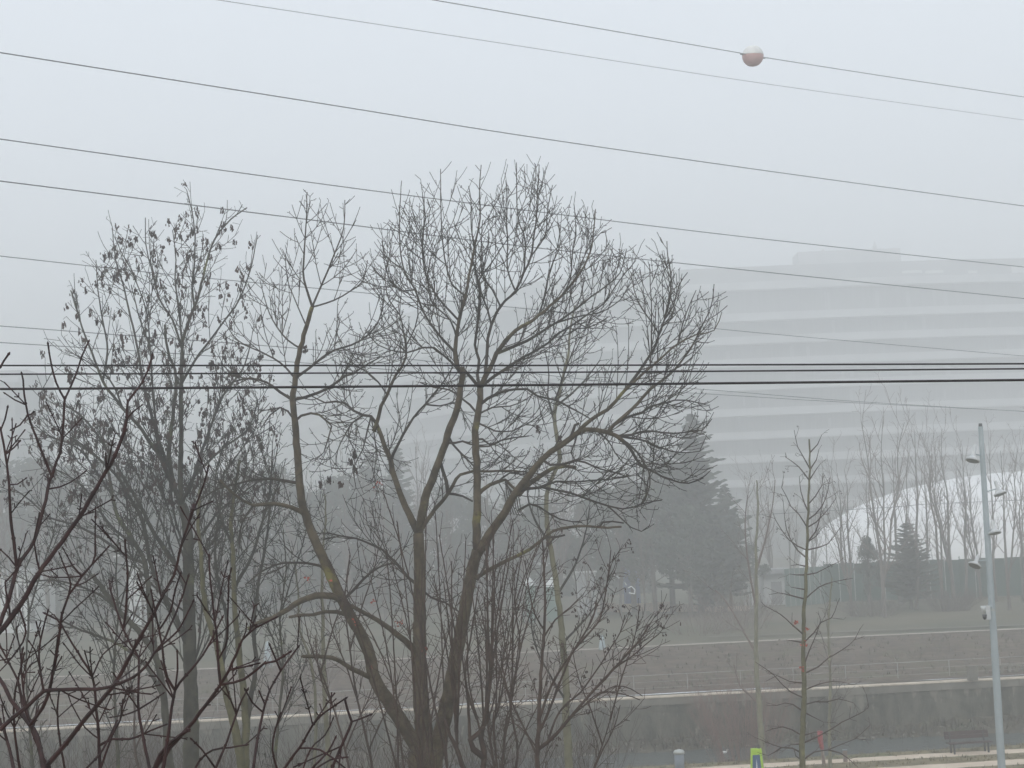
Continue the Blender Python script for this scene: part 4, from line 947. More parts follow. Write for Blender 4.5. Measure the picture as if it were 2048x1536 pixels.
g = MB(); hang_seeds(g, m.rnd, m.tips, .40, .085, (2, 4)); g.build('seed_cluster', 'seed', sp_, sp_.location)
m = Tree(33, SAP, 43, None, .12, k=.66)
m.limb([(960, 1800), (962, 1650), (966, 1540), (968, 1500), (960, 1470), (974, 1440)], 20, 9, 0, thick=True, grow=False)
m.limb([(950, 1620), (935, 1560), (915, 1500), (900, 1470), (890, 1440)], 14, 6, thick=True, grow=False)
m.limb([(968, 1520), (948, 1500), (940, 1480), (960, 1462)], 14, 9, thick=True, grow=False)
r2 = random.Random(8)
for i, (a, b) in enumerate([(974, 700), (930, 640), (985, 760)]): pass
for i in range(17):
    u0 = r2.choice([905, 915, 925, 940, 958, 966, 974, 980]); v0 = r2.uniform(1420, 1500)
    lean = (u0-940)*.55+r2.uniform(-45, 45); h = r2.uniform(230, 420)
    m.limb([(u0, v0), (u0+lean*.15, v0-h*.3), (u0+lean*.5, v0-h*.65), (u0+lean*.9, v0-h)], r2.uniform(4.5, 7), 2)
m.fill(.42)
m.finish('basal_shoots', 'dense clump of upright shoots and knotted stubs at the foot of the ash', 'shrub', pt(960, 1790, 33), 'sap_twig', 'sap_twig')
m = Tree(33.5, SAP, 45, None, .12, k=.66)
for i in range(12):
    u0 = r2.uniform(800, 900); v0 = r2.uniform(1560, 1640); h = r2.uniform(380, 620); lean = r2.uniform(-190, 90)
    m.limb([(870+(u0-870)*.3, 1700), (u0, v0), (u0+lean*.25, v0-h*.3), (u0+lean*.6, v0-h*.7), (u0+lean, v0-h)], r2.uniform(4.5, 6.5), 2, D0=33.5+r2.uniform(-.6, .8))
m.fill(.45)
m.finish('basal_shoots', 'long thin shoots rising between the three stems of the ash', 'shrub', pt(870, 1790, 33.5), 'sap_twig', 'sap_twig')
m = Tree(33, SAP, 46, None, .12, k=.66)
for i in range(8):
    u0 = 1000+r2.uniform(-12, 30); h = r2.uniform(260, 450); lean = r2.uniform(-60, 120)
    m.limb([(998, 1720), (1000, 1600), (u0-12, 1500-r2.uniform(0, 60)), (u0, 1400), (u0+lean*.5, 1440-h*.7), (u0+lean, 1440-h)], r2.uniform(3.5, 6), 1.5, D0=33+r2.uniform(-.3, .4))
m.fill(.38)
m.finish('sapling', 'dark upright sapling with twiggy reddish top between the ash and the fanned sapling', 'sapling', pt(998, 1790, 33), 'sap_twig', 'sap_twig')

for i, (pl, w_, D0, lab) in enumerate([
    ([(228, 1700), (236, 1560), (232, 1440), (228, 1330), (236, 1230), (232, 1140), (240, 1040)], 10, 37, 'thin upright sapling behind the red twigs, near the left edge'),
    ([(60, 1700), (66, 1560), (58, 1440), (52, 1330), (58, 1230), (50, 1130)], 8, 40, 'thin grey sapling at the left edge behind the red twigs'),
    ([(545, 1700), (548, 1560), (556, 1450), (566, 1340), (560, 1240), (572, 1140), (566, 1060)], 9, 39, 'thin brown sapling right of the mossy stems'),
    ([(700, 1720), (706, 1600), (690, 1500), (668, 1420), (640, 1350), (630, 1270)], 7, 34, 'thin leaning sapling below the lowest left limb of the ash'),
    ([(755, 1720), (752, 1600), (738, 1500), (715, 1400), (700, 1300), (690, 1200), (700, 1110)], 7, 35, 'thin sapling rising behind the leaning left stem of the ash'),
    ([(1010, 1720), (1020, 1600), (1035, 1500), (1020, 1400), (1040, 1300), (1030, 1200), (1045, 1100)], 7, 36, 'thin reddish sapling left of the fanned sapling'),
    ([(1170, 1760), (1165, 1640), (1180, 1560), (1205, 1490), (1220, 1440)], 6, 32, 'short twiggy sapling at the bottom edge right of the fanned sapling'),
    ([(300, 1720), (290, 1600), (270, 1500), (268, 1400), (250, 1300), (255, 1200)], 8, 43, 'thin sapling leaning out from behind the trunk of the maple')]):
    m = Tree(D0, SAP if i > 2 else SL, 400+i, None, .14, k=.66)
    m.limb(pl, w_, 2, .3, thick=True)
    for j in range(3):
        a = pl[2+j % 3]; sg = -1 if j % 2 else 1; h = 150+40*j; m.limb([a, (a[0]+sg*22, a[1]-h*.35), (a[0]+sg*48, a[1]-h*.7), (a[0]+sg*60, a[1]-h)], 4, 1.5)
    m.fill(.26); m.finish('sapling', lab, 'sapling', pt(pl[0][0], pl[0][1]-10, D0), 'sap_twig' if i > 2 else 'maple_bark', 'sap_twig' if i > 2 else 'maple_twig')

# young tree on the bank at right
YT = [dict(ang=(30, 55), len=(.25, .7), r=.008, rt=.0055, sp=.25, trop=.05, wob=.08, pair=.2),
      dict(ang=(30, 60), len=(.1, .25), r=.006, rt=.005, sp=.2, trop=.02, wob=.1)]
m = Tree(47, YT, 51, None, .12, .0045, k=.78)
def z1(x, y): return (1500+x*.2214, 860+y*.2214)
def z2(x, y): return (1480+x*.2317, 1180+y*.2317)
m.limb([(1603, 1700), (1604, 1600), (1604, 1536), (1606, 1440), (1608, 1380), (1607, 1300), (1608, 1230), (1611, 1180), (1614, 1100), (1616, 1040), (1619, 960), (1620, 920), (1618, 878)], 15.5, 3, 0, thick=True, grow=False)
for pl in ([(525, 440), (440, 330), (330, 250), (320, 205)], [(540, 320), (480, 240), (430, 150), (400, 0)], [(545, 330), (600, 270), (622, 175)], [(545, 225), (610, 130), (648, 45)], [(545, 450), (590, 370), (630, 310)],
           [(520, 850), (440, 760), (370, 690), (330, 600), (285, 520), (305, 410)], [(525, 720), (490, 660), (460, 560), (445, 420)], [(528, 840), (590, 760), (650, 690), (700, 560), (722, 430)], [(530, 880), (600, 830), (660, 770), (720, 700), (780, 610)],
           [(520, 1090), (430, 1050), (350, 990), (290, 910), (225, 800), (205, 740)], [(510, 1130), (430, 1090), (385, 1020), (330, 900), (310, 760), (300, 640)], [(530, 1030), (590, 920), (635, 780), (650, 650), (665, 480)], [(530, 1110), (620, 1060), (700, 1030), (760, 960), (830, 860)],
           [(525, 1330), (600, 1290), (700, 1240), (800, 1190)], [(520, 1490), (620, 1420), (760, 1370), (930, 1340)], [(505, 1210), (430, 1215), (370, 1225)], [(500, 1330), (420, 1310), (360, 1300)], [(490, 1480), (430, 1430), (370, 1420)], [(530, 1030), (600, 960), (650, 890)], [(525, 640), (590, 600), (650, 500), (660, 420)]):
    m.limb([z1(*q) for q in pl], 3.2, 1.0)
for pl in ([(540, 100), (450, 50), (330, 25), (250, 40)], [(535, 400), (450, 300), (350, 210), (220, 140), (180, 100)], [(575, 440), (640, 370), (700, 280), (790, 240), (860, 70)], [(580, 650), (600, 520), (650, 400), (700, 250)], [(580, 740), (680, 660), (760, 590), (880, 520), (990, 430), (1040, 330)],
           [(540, 800), (430, 790), (320, 740), (220, 790)], [(530, 920), (440, 880), (370, 820), (290, 730), (130, 620)], [(530, 1040), (460, 990), (390, 975), (320, 995), (230, 1000)], [(580, 840), (680, 815), (800, 790), (880, 795), (980, 820)], [(575, 990), (650, 965), (750, 965), (850, 940), (980, 975)],
           [(580, 1080), (620, 1090), (720, 1140)], [(525, 1240), (450, 1205), (370, 1180), (220, 1220)], [(575, 1310), (660, 1270), (790, 1200), (880, 1140), (1010, 1080), (1110, 1010), (1090, 900)], [(520, 1400), (450, 1365), (360, 1360), (270, 1330), (120, 1270)], [(370, 1360), (300, 1400), (240, 1430)], [(525, 1330), (440, 1335), (370, 1360)],
           [(570, 1450), (640, 1400), (760, 1380), (880, 1330), (1000, 1280), (1120, 1170)], [(780, 1390), (870, 1410), (940, 1460), (1020, 1530)], [(515, 1460), (480, 1430), (470, 1380)], [(530, 470), (460, 440), (400, 430)], [(570, 1250), (640, 1230), (690, 1225)]):
    m.limb([z2(*q) for q in pl], 3.6, 1.0, grow=True)
m.fill(.34, mult=.9)
yt = m.finish('young_tree', 'young bare tree with straight trunk standing on the near bank path, right of the sign', 'tree', pt(1603, 1690, 47), 'moss_bark', 'sap_twig')
g = MB(); hang_seeds(g, m.rnd, [t for t in m.tips if proj(t[0])[1] < 1130], .35, .08, (1, 3)); g.build('seed_cluster', 'seed', yt, yt.location)
g = MB(); leaves_at(g, m.rnd, [(1593, 1244), (1588, 1250), (1602, 1336), (1606, 1338), (1614, 1258), (1608, 1288)], 36.5, 2.5, 6, .04); g.build('red_leaf_tuft', 'redleaf', yt, yt.location)

# ------------------------------------------------------------------ foreground dark red twigs (a small tree under the window)
FT = [dict(ang=(32, 48), len=(.14, .5), r=.0055, rt=.0042, sp=.11, trop=.05, wob=.05, pair=.6, bud=1, budlev=1),
      dict(ang=(35, 55), len=(.02, .07), r=.004, rt=.0038, sp=.1, trop=.03, wob=.05, bud=1)]
m = Tree(9.0, FT, 61, None, .05, .003, k=.75); m.thin = .86
def z3(x, y): return (x*.3418, 1036+y*.3418)
def zA(x, y): return (x*.3906, 700+y*.3906)
def zB(x, y): return (x*.2278, 1100+y*.2278)
FL = [
 ([(-30, 1300), (0, 1262), (21, 1238), (55, 1186), (79, 1144), (113, 1098), (157, 1036), (185, 990), (212, 943), (228, 915), (239, 891), (248, 862), (253, 837)], 14, 8, 8.8),
 ([(253, 837), (256, 803), (270, 785), (284, 765), (296, 740), (304, 712)], 7, 4, None), ([(250, 832), (268, 822), (282, 812)], 5, 3, None),
 ([(-20, 1300), (17, 1200), (34, 1137), (50, 1110), (68, 1084), (80, 1040), (92, 1000), (99, 962), (103, 953)], 12, 8, 9.4),
 ([(103, 953), (112, 925), (120, 905), (126, 860), (129, 799)], 7, 6, None), ([(129, 797), (112, 765), (103, 730), (96, 690)], 5, 4, None), ([(129, 797), (142, 772), (152, 748), (163, 715), (176, 685)], 5, 4, None),
 ([(103, 953), (90, 920), (78, 888), (66, 858), (56, 830), (48, 789), (46, 760), (44, 750)], 7, 4, None), ([(56, 832), (40, 850), (25, 858)], 4, 4, None), ([(48, 815), (30, 800), (12, 788)], 4, 3, None), ([(57, 832), (63, 828), (67, 824)], 4, 4, None),
 ([(99, 980), (120, 974), (140, 965), (155, 955), (168, 945)], 5, 3, None),
 ([(34, 1137), (27, 1080), (22, 1040), (18, 970), (14, 930), (8, 890), (2, 860)], 9, 5, None), ([(2, 860), (10, 838), (15, 816)], 4, 4, None), ([(14, 915), (28, 895), (38, 884)], 4, 4, None), ([(18, 925), (24, 880), (24, 842)], 4, 3, None), ([(18, 975), (35, 968), (50, 958)], 4, 3, None), ([(34, 1137), (18, 1115), (-10, 1090)], 4, 3, None),
 ([(68, 1084), (74, 1050), (78, 1030)], 5, 4, None), ([(75, 1148), (74, 1120), (69, 1088)], 5, 4, None),
 ([(20, 1236), (16, 1200), (10, 1165), (25, 1148)], 5, 4, None), ([(57, 1228), (52, 1265), (35, 1300), (12, 1325), (0, 1310)], 5, 4, None),
 ([(0, 1460), (25, 1435), (51, 1415), (72, 1395), (88, 1382), (120, 1380), (154, 1378), (190, 1378), (219, 1374), (245, 1365), (265, 1355), (290, 1335), (308, 1308), (325, 1285), (345, 1241), (360, 1205), (376, 1155)], 11, 4, 8.4),
 ([(95, 1530), (130, 1490), (164, 1446), (200, 1404), (232, 1364), (252, 1328), (270, 1292), (290, 1258), (308, 1227), (322, 1198), (335, 1173), (347, 1150), (355, 1125), (362, 1091), (375, 1055), (386, 1021), (398, 995), (408, 965), (416, 935)], 12, 4, 8.7), ([(386, 1019), (405, 1012), (422, 1004)], 4, 3, None), ([(383, 1030), (388, 1010), (386, 1018)], 8, 8, None),
 ([(92, 1560), (80, 1500), (68, 1460), (45, 1430), (21, 1398), (8, 1372), (-10, 1345)], 14, 8, 8.6), ([(68, 1460), (50, 1420), (35, 1360), (20, 1330), (0, 1290)], 8, 4, None),
 ([(60, 1450), (85, 1415), (99, 1378), (108, 1335), (116, 1292), (121, 1245), (128, 1215), (138, 1190), (150, 1172), (164, 1152)], 9, 5, 8.5), ([(164, 1154), (185, 1128), (200, 1112), (215, 1096)], 6, 4, None), ([(162, 1154), (145, 1130), (128, 1100)], 5, 3, None), ([(140, 1183), (142, 1168), (120, 1110)], 5, 3, None), ([(145, 1180), (170, 1165), (192, 1150)], 4, 3, None), ([(164, 1152), (130, 1155), (100, 1154), (78, 1148)], 4, 3, None), ([(180, 1132), (190, 1110), (190, 1060), (191, 1020)], 5, 3, None),
 ([(308, 1540), (340, 1495), (376, 1456), (410, 1412), (441, 1370), (465, 1325), (485, 1279), (498, 1266), (513, 1255), (530, 1246), (549, 1236)], 12, 4, 8.3), ([(487, 1280), (492, 1262), (493, 1250)], 4, 3, None), ([(510, 1260), (495, 1235), (465, 1200)], 4, 2, None),
 ([(445, 1368), (468, 1365), (489, 1358), (510, 1342), (528, 1327), (550, 1322), (578, 1306)], 7, 5, None),
 ([(290, 1560), (320, 1510), (345, 1482), (375, 1462)], 9, 8, None),
 ([(322, 1560), (332, 1500), (338, 1456), (344, 1415), (350, 1381), (370, 1352), (393, 1327), (415, 1295), (432, 1260), (444, 1238)], 10, 4, 8.1), ([(348, 1380), (335, 1355), (328, 1327), (324, 1290), (318, 1260), (310, 1220), (303, 1185)], 7, 4, None), ([(322, 1262), (340, 1225), (350, 1180), (360, 1150)], 5, 4, None), ([(328, 1290), (355, 1262), (375, 1225), (385, 1205)], 5, 4, None), ([(352, 1378), (355, 1340), (354, 1305)], 5, 4, None),
 ([(441, 1370), (436, 1320), (434, 1275), (428, 1230), (424, 1190), (420, 1150), (418, 1115)], 7, 4, None), ([(436, 1320), (450, 1295), (454, 1280)], 5, 5, None), ([(454, 1282), (456, 1220), (457, 1160)], 4, 4, None),
 ([(200, 1560), (198, 1491), (193, 1420), (185, 1354), (165, 1320), (137, 1275), (115, 1240), (92, 1228)], 9, 4, 9.3), ([(200, 1490), (225, 1478), (260, 1478), (300, 1462), (330, 1450)], 7, 4, None), ([(185, 1354), (160, 1330), (130, 1290)], 4, 3, None), ([(185, 1352), (205, 1310), (228, 1290), (244, 1262), (262, 1232)], 4, 3, None), ([(198, 1480), (170, 1455), (145, 1412)], 4, 3, None),
 ([(300, 1540), (285, 1470), (277, 1419), (277, 1370), (277, 1316), (262, 1290), (246, 1258), (233, 1220), (222, 1183)], 8, 4, 8.9), ([(246, 1258), (252, 1215), (255, 1150), (250, 1085)], 6, 4, None), ([(254, 1200), (275, 1180), (300, 1155)], 4, 3, None), ([(277, 1316), (300, 1285), (320, 1248)], 4, 2, None), ([(277, 1420), (250, 1430), (225, 1434)], 5, 3, None), ([(277, 1420), (300, 1405), (325, 1388)], 5, 3, None),
 ([(500, 1580), (512, 1500), (520, 1450), (526, 1425), (540, 1380), (561, 1342), (578, 1318), (595, 1296)], 8, 4, 8.2), ([(561, 1342), (550, 1315), (540, 1292)], 5, 4, None), ([(524, 1430), (505, 1405), (492, 1382)], 5, 4, None), ([(524, 1430), (530, 1410), (520, 1386)], 4, 4, None),
 ([(545, 1570), (580, 1520), (606, 1485), (625, 1450), (646, 1428), (668, 1412), (689, 1398)], 8, 4, 8.0), ([(648, 1428), (640, 1410)], 4, 3, None), ([(600, 1495), (640, 1500), (690, 1536), (700, 1550)], 5, 4, None), ([(689, 1396), (695, 1420), (703, 1443), (690, 1475), (675, 1510), (660, 1545)], 6, 7, 8.6), ([(703, 1443), (720, 1438), (740, 1430)], 4, 4, None), ([(630, 1530), (655, 1505), (670, 1478)], 5, 4, 8.5), ([(620, 1545), (660, 1520), (690, 1515)], 5, 4, 8.4),
 ([(400, 1590), (431, 1536), (455, 1480), (472, 1429), (484, 1400), (494, 1382)], 8, 4, 8.4), ([(472, 1429), (462, 1400), (440, 1375)], 4, 3, None), ([(430, 1530), (405, 1500), (385, 1480)], 5, 4, None),
 ([(380, 1560), (400, 1520), (425, 1500), (460, 1495), (490, 1490)], 6, 4, 8.6), ([(200, 1540), (225, 1470), (240, 1440), (245, 1405)], 6, 4, 8.8), ([(130, 1540), (118, 1470), (115, 1420), (118, 1385)], 6, 4, 9.2), ([(30, 1560), (20, 1500), (0, 1440)], 9, 6, 9.0), ([(40, 1540), (30, 1470), (28, 1400), (38, 1350), (48, 1310)], 7, 4, 9.4), ([(110, 1560), (70, 1480), (50, 1400), (42, 1330), (45, 1300)], 7, 4, 9.1), ([(88, 1384), (80, 1340), (78, 1300), (86, 1260), (95, 1225)], 6, 4, None), ([(78, 1310), (60, 1330), (50, 1350)], 4, 3, None), ([(78, 1330), (70, 1300), (60, 1285)], 4, 3, None), ([(235, 1440), (205, 1500), (170, 1540)], 5, 5, 9.2), ([(560, 1560), (545, 1500), (550, 1460), (560, 1430)], 5, 4, 8.5), ([(600, 1560), (620, 1500), (650, 1470), (665, 1440)], 5, 3, 8.8), ([(0, 736), (8, 722), (16, 710)], 5, 5, 9.4), ([(-40, 790), (-15, 755), (0, 735)], 6, 5, 9.4)]
for pl, w0, w1, D0 in FL:
    m.limb(pl, w0, w1, None if D0 else (random.Random(len(pl)).uniform(-.15, .15)), grow=True, D0=D0)
# joints down to the common trunk
bx = pt(240, 2000, 8.9*.75); m.roots = []
for pl, w0, w1, D0 in FL:
    if D0 and pl[0][1] > 1500:
        a = pt(pl[0][0], pl[0][1], D0*.75); ps = catmull([tuple(bx.lerp(a, 0)), tuple(bx.lerp(a, .5)+Vector((0, 0, -.12))), tuple(a)], .1)
        m.crown.tube(ps, [.024+(w0/2*D0*.75/F-.024)*i/(len(ps)-1) for i in range(len(ps))], 6)
m.trunk.tube([(bx.x-.15, bx.y+.1, 0), (bx.x-.05, bx.y+.05, 3), (bx.x+.06, bx.y, 5.5), (bx.x, bx.y, bx.z+.05)], [.13, .10, .075, .045], 10)
# knobbly nodes and buds on the twigs
for ps, rs in m.limbs:
    run = 0
    for i in range(1, len(ps)-1):
        run += math.dist(ps[i-1], ps[i])
        if run > .08*m.rnd.uniform(.7, 1.4) and rs[i] < .015:
            run = 0; d = unit(*(ps[i+1][q]-ps[i-1][q] for q in range(3))); az = m.rnd.uniform(0, 6)
            for sd in (0, math.pi):
                e = sidedir(d, az+sd, .6); p = ps[i]; q = tuple(p[k_]+e[k_]*(rs[i]+.008) for k_ in range(3)); m.crown.tube([p, tuple((p[k_]*.4+q[k_]*.6) for k_ in range(3)), q], [rs[i]*.8, rs[i]*.75, .001], 4)
    d = unit(*(ps[-1][q]-ps[-2][q] for q in range(3))); p = ps[-1]; r = rs[-1]
    m.crown.tube([p, tuple(p[k_]+d[k_]*.007 for k_ in range(3)), tuple(p[k_]+d[k_]*.018 for k_ in range(3))], [r, r*1.5, .001], 5)
for ps, rs in m.limbs[:]:
    pass
m.limbs = [q for q in m.limbs if len(q[0]) > 8]
m.fill(.34, rmax=.016)
m.finish('red_twigged_tree', 'small dark red twigged tree close to the viewer in the bottom left corner', 'tree', (bx.x-.15, bx.y+.1, 0), 'red_twig', 'red_twig')

# ------------------------------------------------------------------ slim trees and bush on the near bank
BI = [dict(ang=(22, 40), len=(.9, 2.2), r=.012, rt=.008, sp=.3, trop=.05, wob=.08, pair=.2),
      dict(ang=(25, 50), len=(.3, .9), r=.008, rt=.007, sp=.25, trop=.03, wob=.1)]
m = Tree(63.6, BI, 71, None, .2)
m.limb([(1527, 1526), (1521, 1440), (1514, 1350), (1512, 1290), (1513, 1200), (1512, 1100), (1516, 1020), (1514, 960)], 14, 3, 0, thick=True)
m.limb([(1519, 1415), (1500, 1390), (1480, 1370), (1468, 1330)], 6, 2); m.limb([(1512, 1210), (1500, 1150), (1490, 1060), (1495, 990)], 5, 2); m.limb([(1512, 1140), (1530, 1080), (1545, 1010), (1550, 960)], 5, 2); m.limb([(1513, 1300), (1480, 1250), (1450, 1200), (1430, 1180)], 5, 2)
m.fill(.7)
m.finish('slender_tree', 'slender pale-barked tree behind the green sign on the near bank', 'tree', gz(1527, 1527, 0), 'pale_bark', 'far_twig')
for u, v, top, lab, sd in ((1660, 1543, 1215, 'thin straight pale trunk just right of the young tree, over the path', 72), (1746, 1150, 1150, None, 0)):
    if not lab: continue
    m = Tree(gz(u, v, 0).y, BI, sd, None, .2); m.limb([(u, v), (u-1, v-90), (u+1, v-180), (u-3, v-270), (u-1, top), (u+4, top-60)], 8, 3, 0, thick=True); m.fill(.6); m.finish('slender_tree', lab, 'tree', gz(u, v, 0), 'pale_bark', 'sap_twig')
def bush(u, v, D, w, h, n, name, label, mt, seed, z=0, twig=.006, kids_=5):
    r3 = random.Random(seed); p = gz(u, v, z) if D is None else Vector((pt(u, min(v, 1536), D).x, D, z)); g = MB()
    for i in range(n):
        a = r3.uniform(0, 6.28); rr = r3.random()**.5*w*.35; x = p.x+rr*math.cos(a); y = p.y+rr*math.sin(a)*.7; hh = h*r3.uniform(.5, 1)*(1-.25*rr/w)
        dx = math.cos(a)*w*.5*r3.uniform(.1, 1); dy = math.sin(a)*w*.35*r3.uniform(.1, 1)
        ps = [(x, y, p.z-.02), (x+dx*.3+r3.gauss(0, .04), y+dy*.3, p.z+hh*.4), (x+dx*.7+r3.gauss(0, .06), y+dy*.7, p.z+hh*.75), (x+dx, y+dy, p.z+hh)]
        g.tube(ps, [twig*1.5, twig*1.2, twig, twig*.7], 3, cap=False)
        for k_ in range(kids_):
            t = r3.uniform(.3, .95); j = min(2, int(t*3)); f = t*3-j; q = tuple(ps[j][c_]+(ps[j+1][c_]-ps[j][c_])*f for c_ in range(3)); e = sidedir((0, 0, 1), r3.uniform(0, 6.28), r3.uniform(.3, .9)); L = r3.uniform(.2, .5)*h*.45
            g.tube([q, tuple(q[c_]+e[c_]*L*.5 for c_ in range(3)), (q[0]+e[0]*L, q[1]+e[1]*L, q[2]+e[2]*L*1.15)], [twig*.8, twig*.7, twig*.5], 3, cap=False)
    o = g.build(name, mt, None, tuple(p)); return tag(o, label, 'bush')
bush(1488, 1500, 67.5, 4.0, 4.2, 170, 'twiggy_bush', 'hazy pinkish twiggy bush before the river wall behind the slender tree', 'pinktwig', 5, -1.0, .0055)
for i, (u, v, D, w, h, n, lab) in enumerate([
    (40, 1700, 40, 4.5, 5.2, 120, 'tall brown thicket of thin stems in the bottom left corner behind the red twigs'), (190, 1700, 44, 4.5, 5.4, 120, 'tall brown thicket of thin stems left of the trunk of the maple'),
    (420, 1700, 43, 4.0, 5.0, 110, 'tall brown thicket of thin stems between the maple trunk and the mossy stems'), (590, 1700, 38, 4.0, 4.6, 120, 'tall brown thicket of thin stems left of the foot of the ash'),
    (730, 1700, 33, 3.2, 4.2, 110, 'tall brown thicket of thin stems under the leaning left stem of the ash'), (930, 1700, 36, 3.6, 5.2, 120, 'tall brown thicket of thin stems behind the foot of the ash'),
    (1040, 1700, 38, 3.6, 5.4, 130, 'tall brown thicket of thin stems between the ash and the fanned sapling'), (120, 1700, 36, 3.6, 5.6, 110, 'tall brown thicket of thin stems rising between the two leftmost grey saplings'), (310, 1700, 38, 3.6, 5.8, 110, 'tall brown thicket of thin stems just left of the maple trunk'), (510, 1700, 34, 3.2, 5.4, 110, 'tall brown thicket of thin stems right behind the mossy stems'),
    (665, 1700, 36, 3.4, 5.8, 120, 'tall brown thicket of thin stems around the slender pale-green trunk'), (800, 1700, 31, 3.0, 5.6, 120, 'tall brown thicket of thin stems between the two left stems of the ash'), (985, 1700, 31, 2.8, 5.0, 120, 'tall brown thicket of thin stems right beside the foot of the ash'), (1105, 1700, 37, 3.2, 5.6, 110, 'tall brown thicket of thin stems behind the fanned sapling'), (1170, 1700, 35, 3.2, 3.6, 90, 'low brown thicket of thin stems right of the fanned sapling')]):
    bush(u, v, D, w, h, n, 'thicket_shrub', lab, 'sap_twig', 60+i, 0, .0052, 7)
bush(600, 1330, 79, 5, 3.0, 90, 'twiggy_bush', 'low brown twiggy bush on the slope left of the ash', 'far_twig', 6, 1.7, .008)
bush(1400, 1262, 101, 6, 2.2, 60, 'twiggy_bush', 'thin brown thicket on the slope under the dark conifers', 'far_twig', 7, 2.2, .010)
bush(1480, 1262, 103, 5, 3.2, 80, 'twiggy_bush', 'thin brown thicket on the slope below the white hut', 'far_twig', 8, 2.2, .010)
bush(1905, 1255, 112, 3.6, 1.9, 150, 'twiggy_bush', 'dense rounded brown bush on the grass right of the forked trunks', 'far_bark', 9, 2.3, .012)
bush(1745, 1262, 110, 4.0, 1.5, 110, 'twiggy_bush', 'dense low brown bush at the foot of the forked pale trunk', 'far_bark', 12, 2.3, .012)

# ------------------------------------------------------------------ far bare trees
FAR = [dict(ang=(18, 42), len=(2.2, 4.6), r=.045, rt=.014, sp=.85, trop=.05, wob=.06, pair=.2),
       dict(ang=(20, 45), len=(.9, 2.2), r=.02, rt=.010, sp=.6, trop=.04, wob=.08, pair=.25),
       dict(ang=(25, 50), len=(.4, .9), r=.011, rt=.008, sp=.5, trop=.03, wob=.08)]
def bare_proto(seed, h, forks, lean=0):
    """mesh pair of a bare tree of height h, base at the origin"""
    r3 = random.Random(seed); t = Tree(1, FAR, seed, None, .42)
    for f in range(forks):
        a = r3.uniform(0, 6.28); sp_ = (.05+.10*(f > 0))*h*r3.uniform(.6, 1.3); zf = h*(.12 if forks > 1 else 0)*r3.uniform(.6, 1.4)
        ps = [(0, 0, 0), (lean*.1, 0, zf+.5)] + [(math.cos(a)*sp_*q**.8+r3.gauss(0, .12)+lean*q, math.sin(a)*sp_*q**.8+r3.gauss(0, .12), zf+.5+(h*r3.uniform(.93, 1)-zf-.5)*q) for q in (.2, .4, .6, .8, 1)]
        ps = catmull(ps, .7); r0 = h*.0115*(1 if f == 0 else .75); rs = [r0+(0.02-r0)*(i/(len(ps)-1))**.9 for i in range(len(ps))]
        t.trunk.tube(ps, rs, 6); t.limbs.append((ps[int(len(ps)*.22):], rs[int(len(ps)*.22):]))
    t.fill(.8, rmax=.3, skip=.02, mult=h/13)
    return t
def mk_me(mb, name, m): me = bpy.data.meshes.new(name); me.from_pydata(mb.v, [], mb.f); me.materials.append(M[m]); return me
PR = []
for sd, h, fk, ln in ((101, 15, 1, 0), (102, 14, 3, .6), (103, 15, 2, -.5), (104, 13, 4, 0), (105, 14, 1, .5)):
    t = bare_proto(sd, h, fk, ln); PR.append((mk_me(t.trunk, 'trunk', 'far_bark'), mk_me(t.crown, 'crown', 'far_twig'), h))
ORD = ['first', 'second', 'third', 'fourth', 'fifth', 'sixth', 'seventh', 'eighth', 'ninth', 'tenth', 'eleventh', 'twelfth', 'thirteenth', 'fourteenth', 'fifteenth', 'sixteenth', 'seventeenth', 'eighteenth', 'nineteenth', 'twentieth']
def put_bare(k, u, D, vtop, rz, label, group):
    x = pt(u, 1200, D).x; n = -x*RS+D*RC; z = farz(n); top = pt(u, vtop, D).z; tm, cm_, h = PR[k]; sc = (top-z)/h
    o = empty('bare_tree', (x, D, z), label, 'tree', group); o.rotation_euler = (0, 0, rz); o.scale = (sc, sc, sc)
    for me, nm in ((tm, 'trunk'), (cm_, 'crown')): c_ = bpy.data.objects.new(nm, me); COL.objects.link(c_); c_.parent = o
rowr = [(1702, 111, 925), (1738, 124, 935), (1768, 108, 830), (1800, 122, 880), (1832, 115, 860), (1858, 126, 900), (1884, 112, 870), (1908, 124, 855), (1931, 117, 890), (1962, 125, 930), (1992, 121, 870), (2018, 110, 880), (2046, 118, 915), (2085, 112, 880), (2130, 120, 900)]
rr_ = random.Random(77)
for i, (u, D, vt) in enumerate(rowr):
    put_bare([3, 0, 1, 2, 4, 0, 2, 1, 4, 3, 0, 2, 1, 4, 0][i], u, D, vt, rr_.uniform(0, 6.28), 'grey leafless tree before the white dome, %s from the left of the row' % ORD[i], 'bare trees in front of the white dome')
rowm = [(1512, 138, 940), (1548, 146, 950), (1585, 141, 990), (1628, 148, 985), (1660, 139, 1010)]
for i, (u, D, vt) in enumerate(rowm):
    put_bare(i % 5, u, D, vt, rr_.uniform(0, 6.28), 'faint leafless tree around the white hut, %s from the left' % ORD[i], 'faint bare trees beside the white hut')
rowl = [(-40, 120, 900), (30, 112, 960), (95, 128, 905), (150, 116, 980), (215, 126, 930), (285, 118, 990), (430, 122, 960), (520, 115, 1010), (600, 124, 950), (655, 112, 1020), (700, 126, 900), (770, 118, 960), (835, 125, 870), (900, 114, 1000), (990, 122, 930), (1050, 116, 960), (1120, 124, 905), (1180, 115, 985), (1240, 121, 940), (1290, 113, 1010)]
for i, (u, D, vt) in enumerate(rowl):
    put_bare([0, 3, 2, 1, 4][i % 5], u, D, vt, rr_.uniform(0, 6.28), 'hazy leafless tree in the far row behind the big trees, %s from the left' % ORD[i], 'far bare trees behind the big trees')

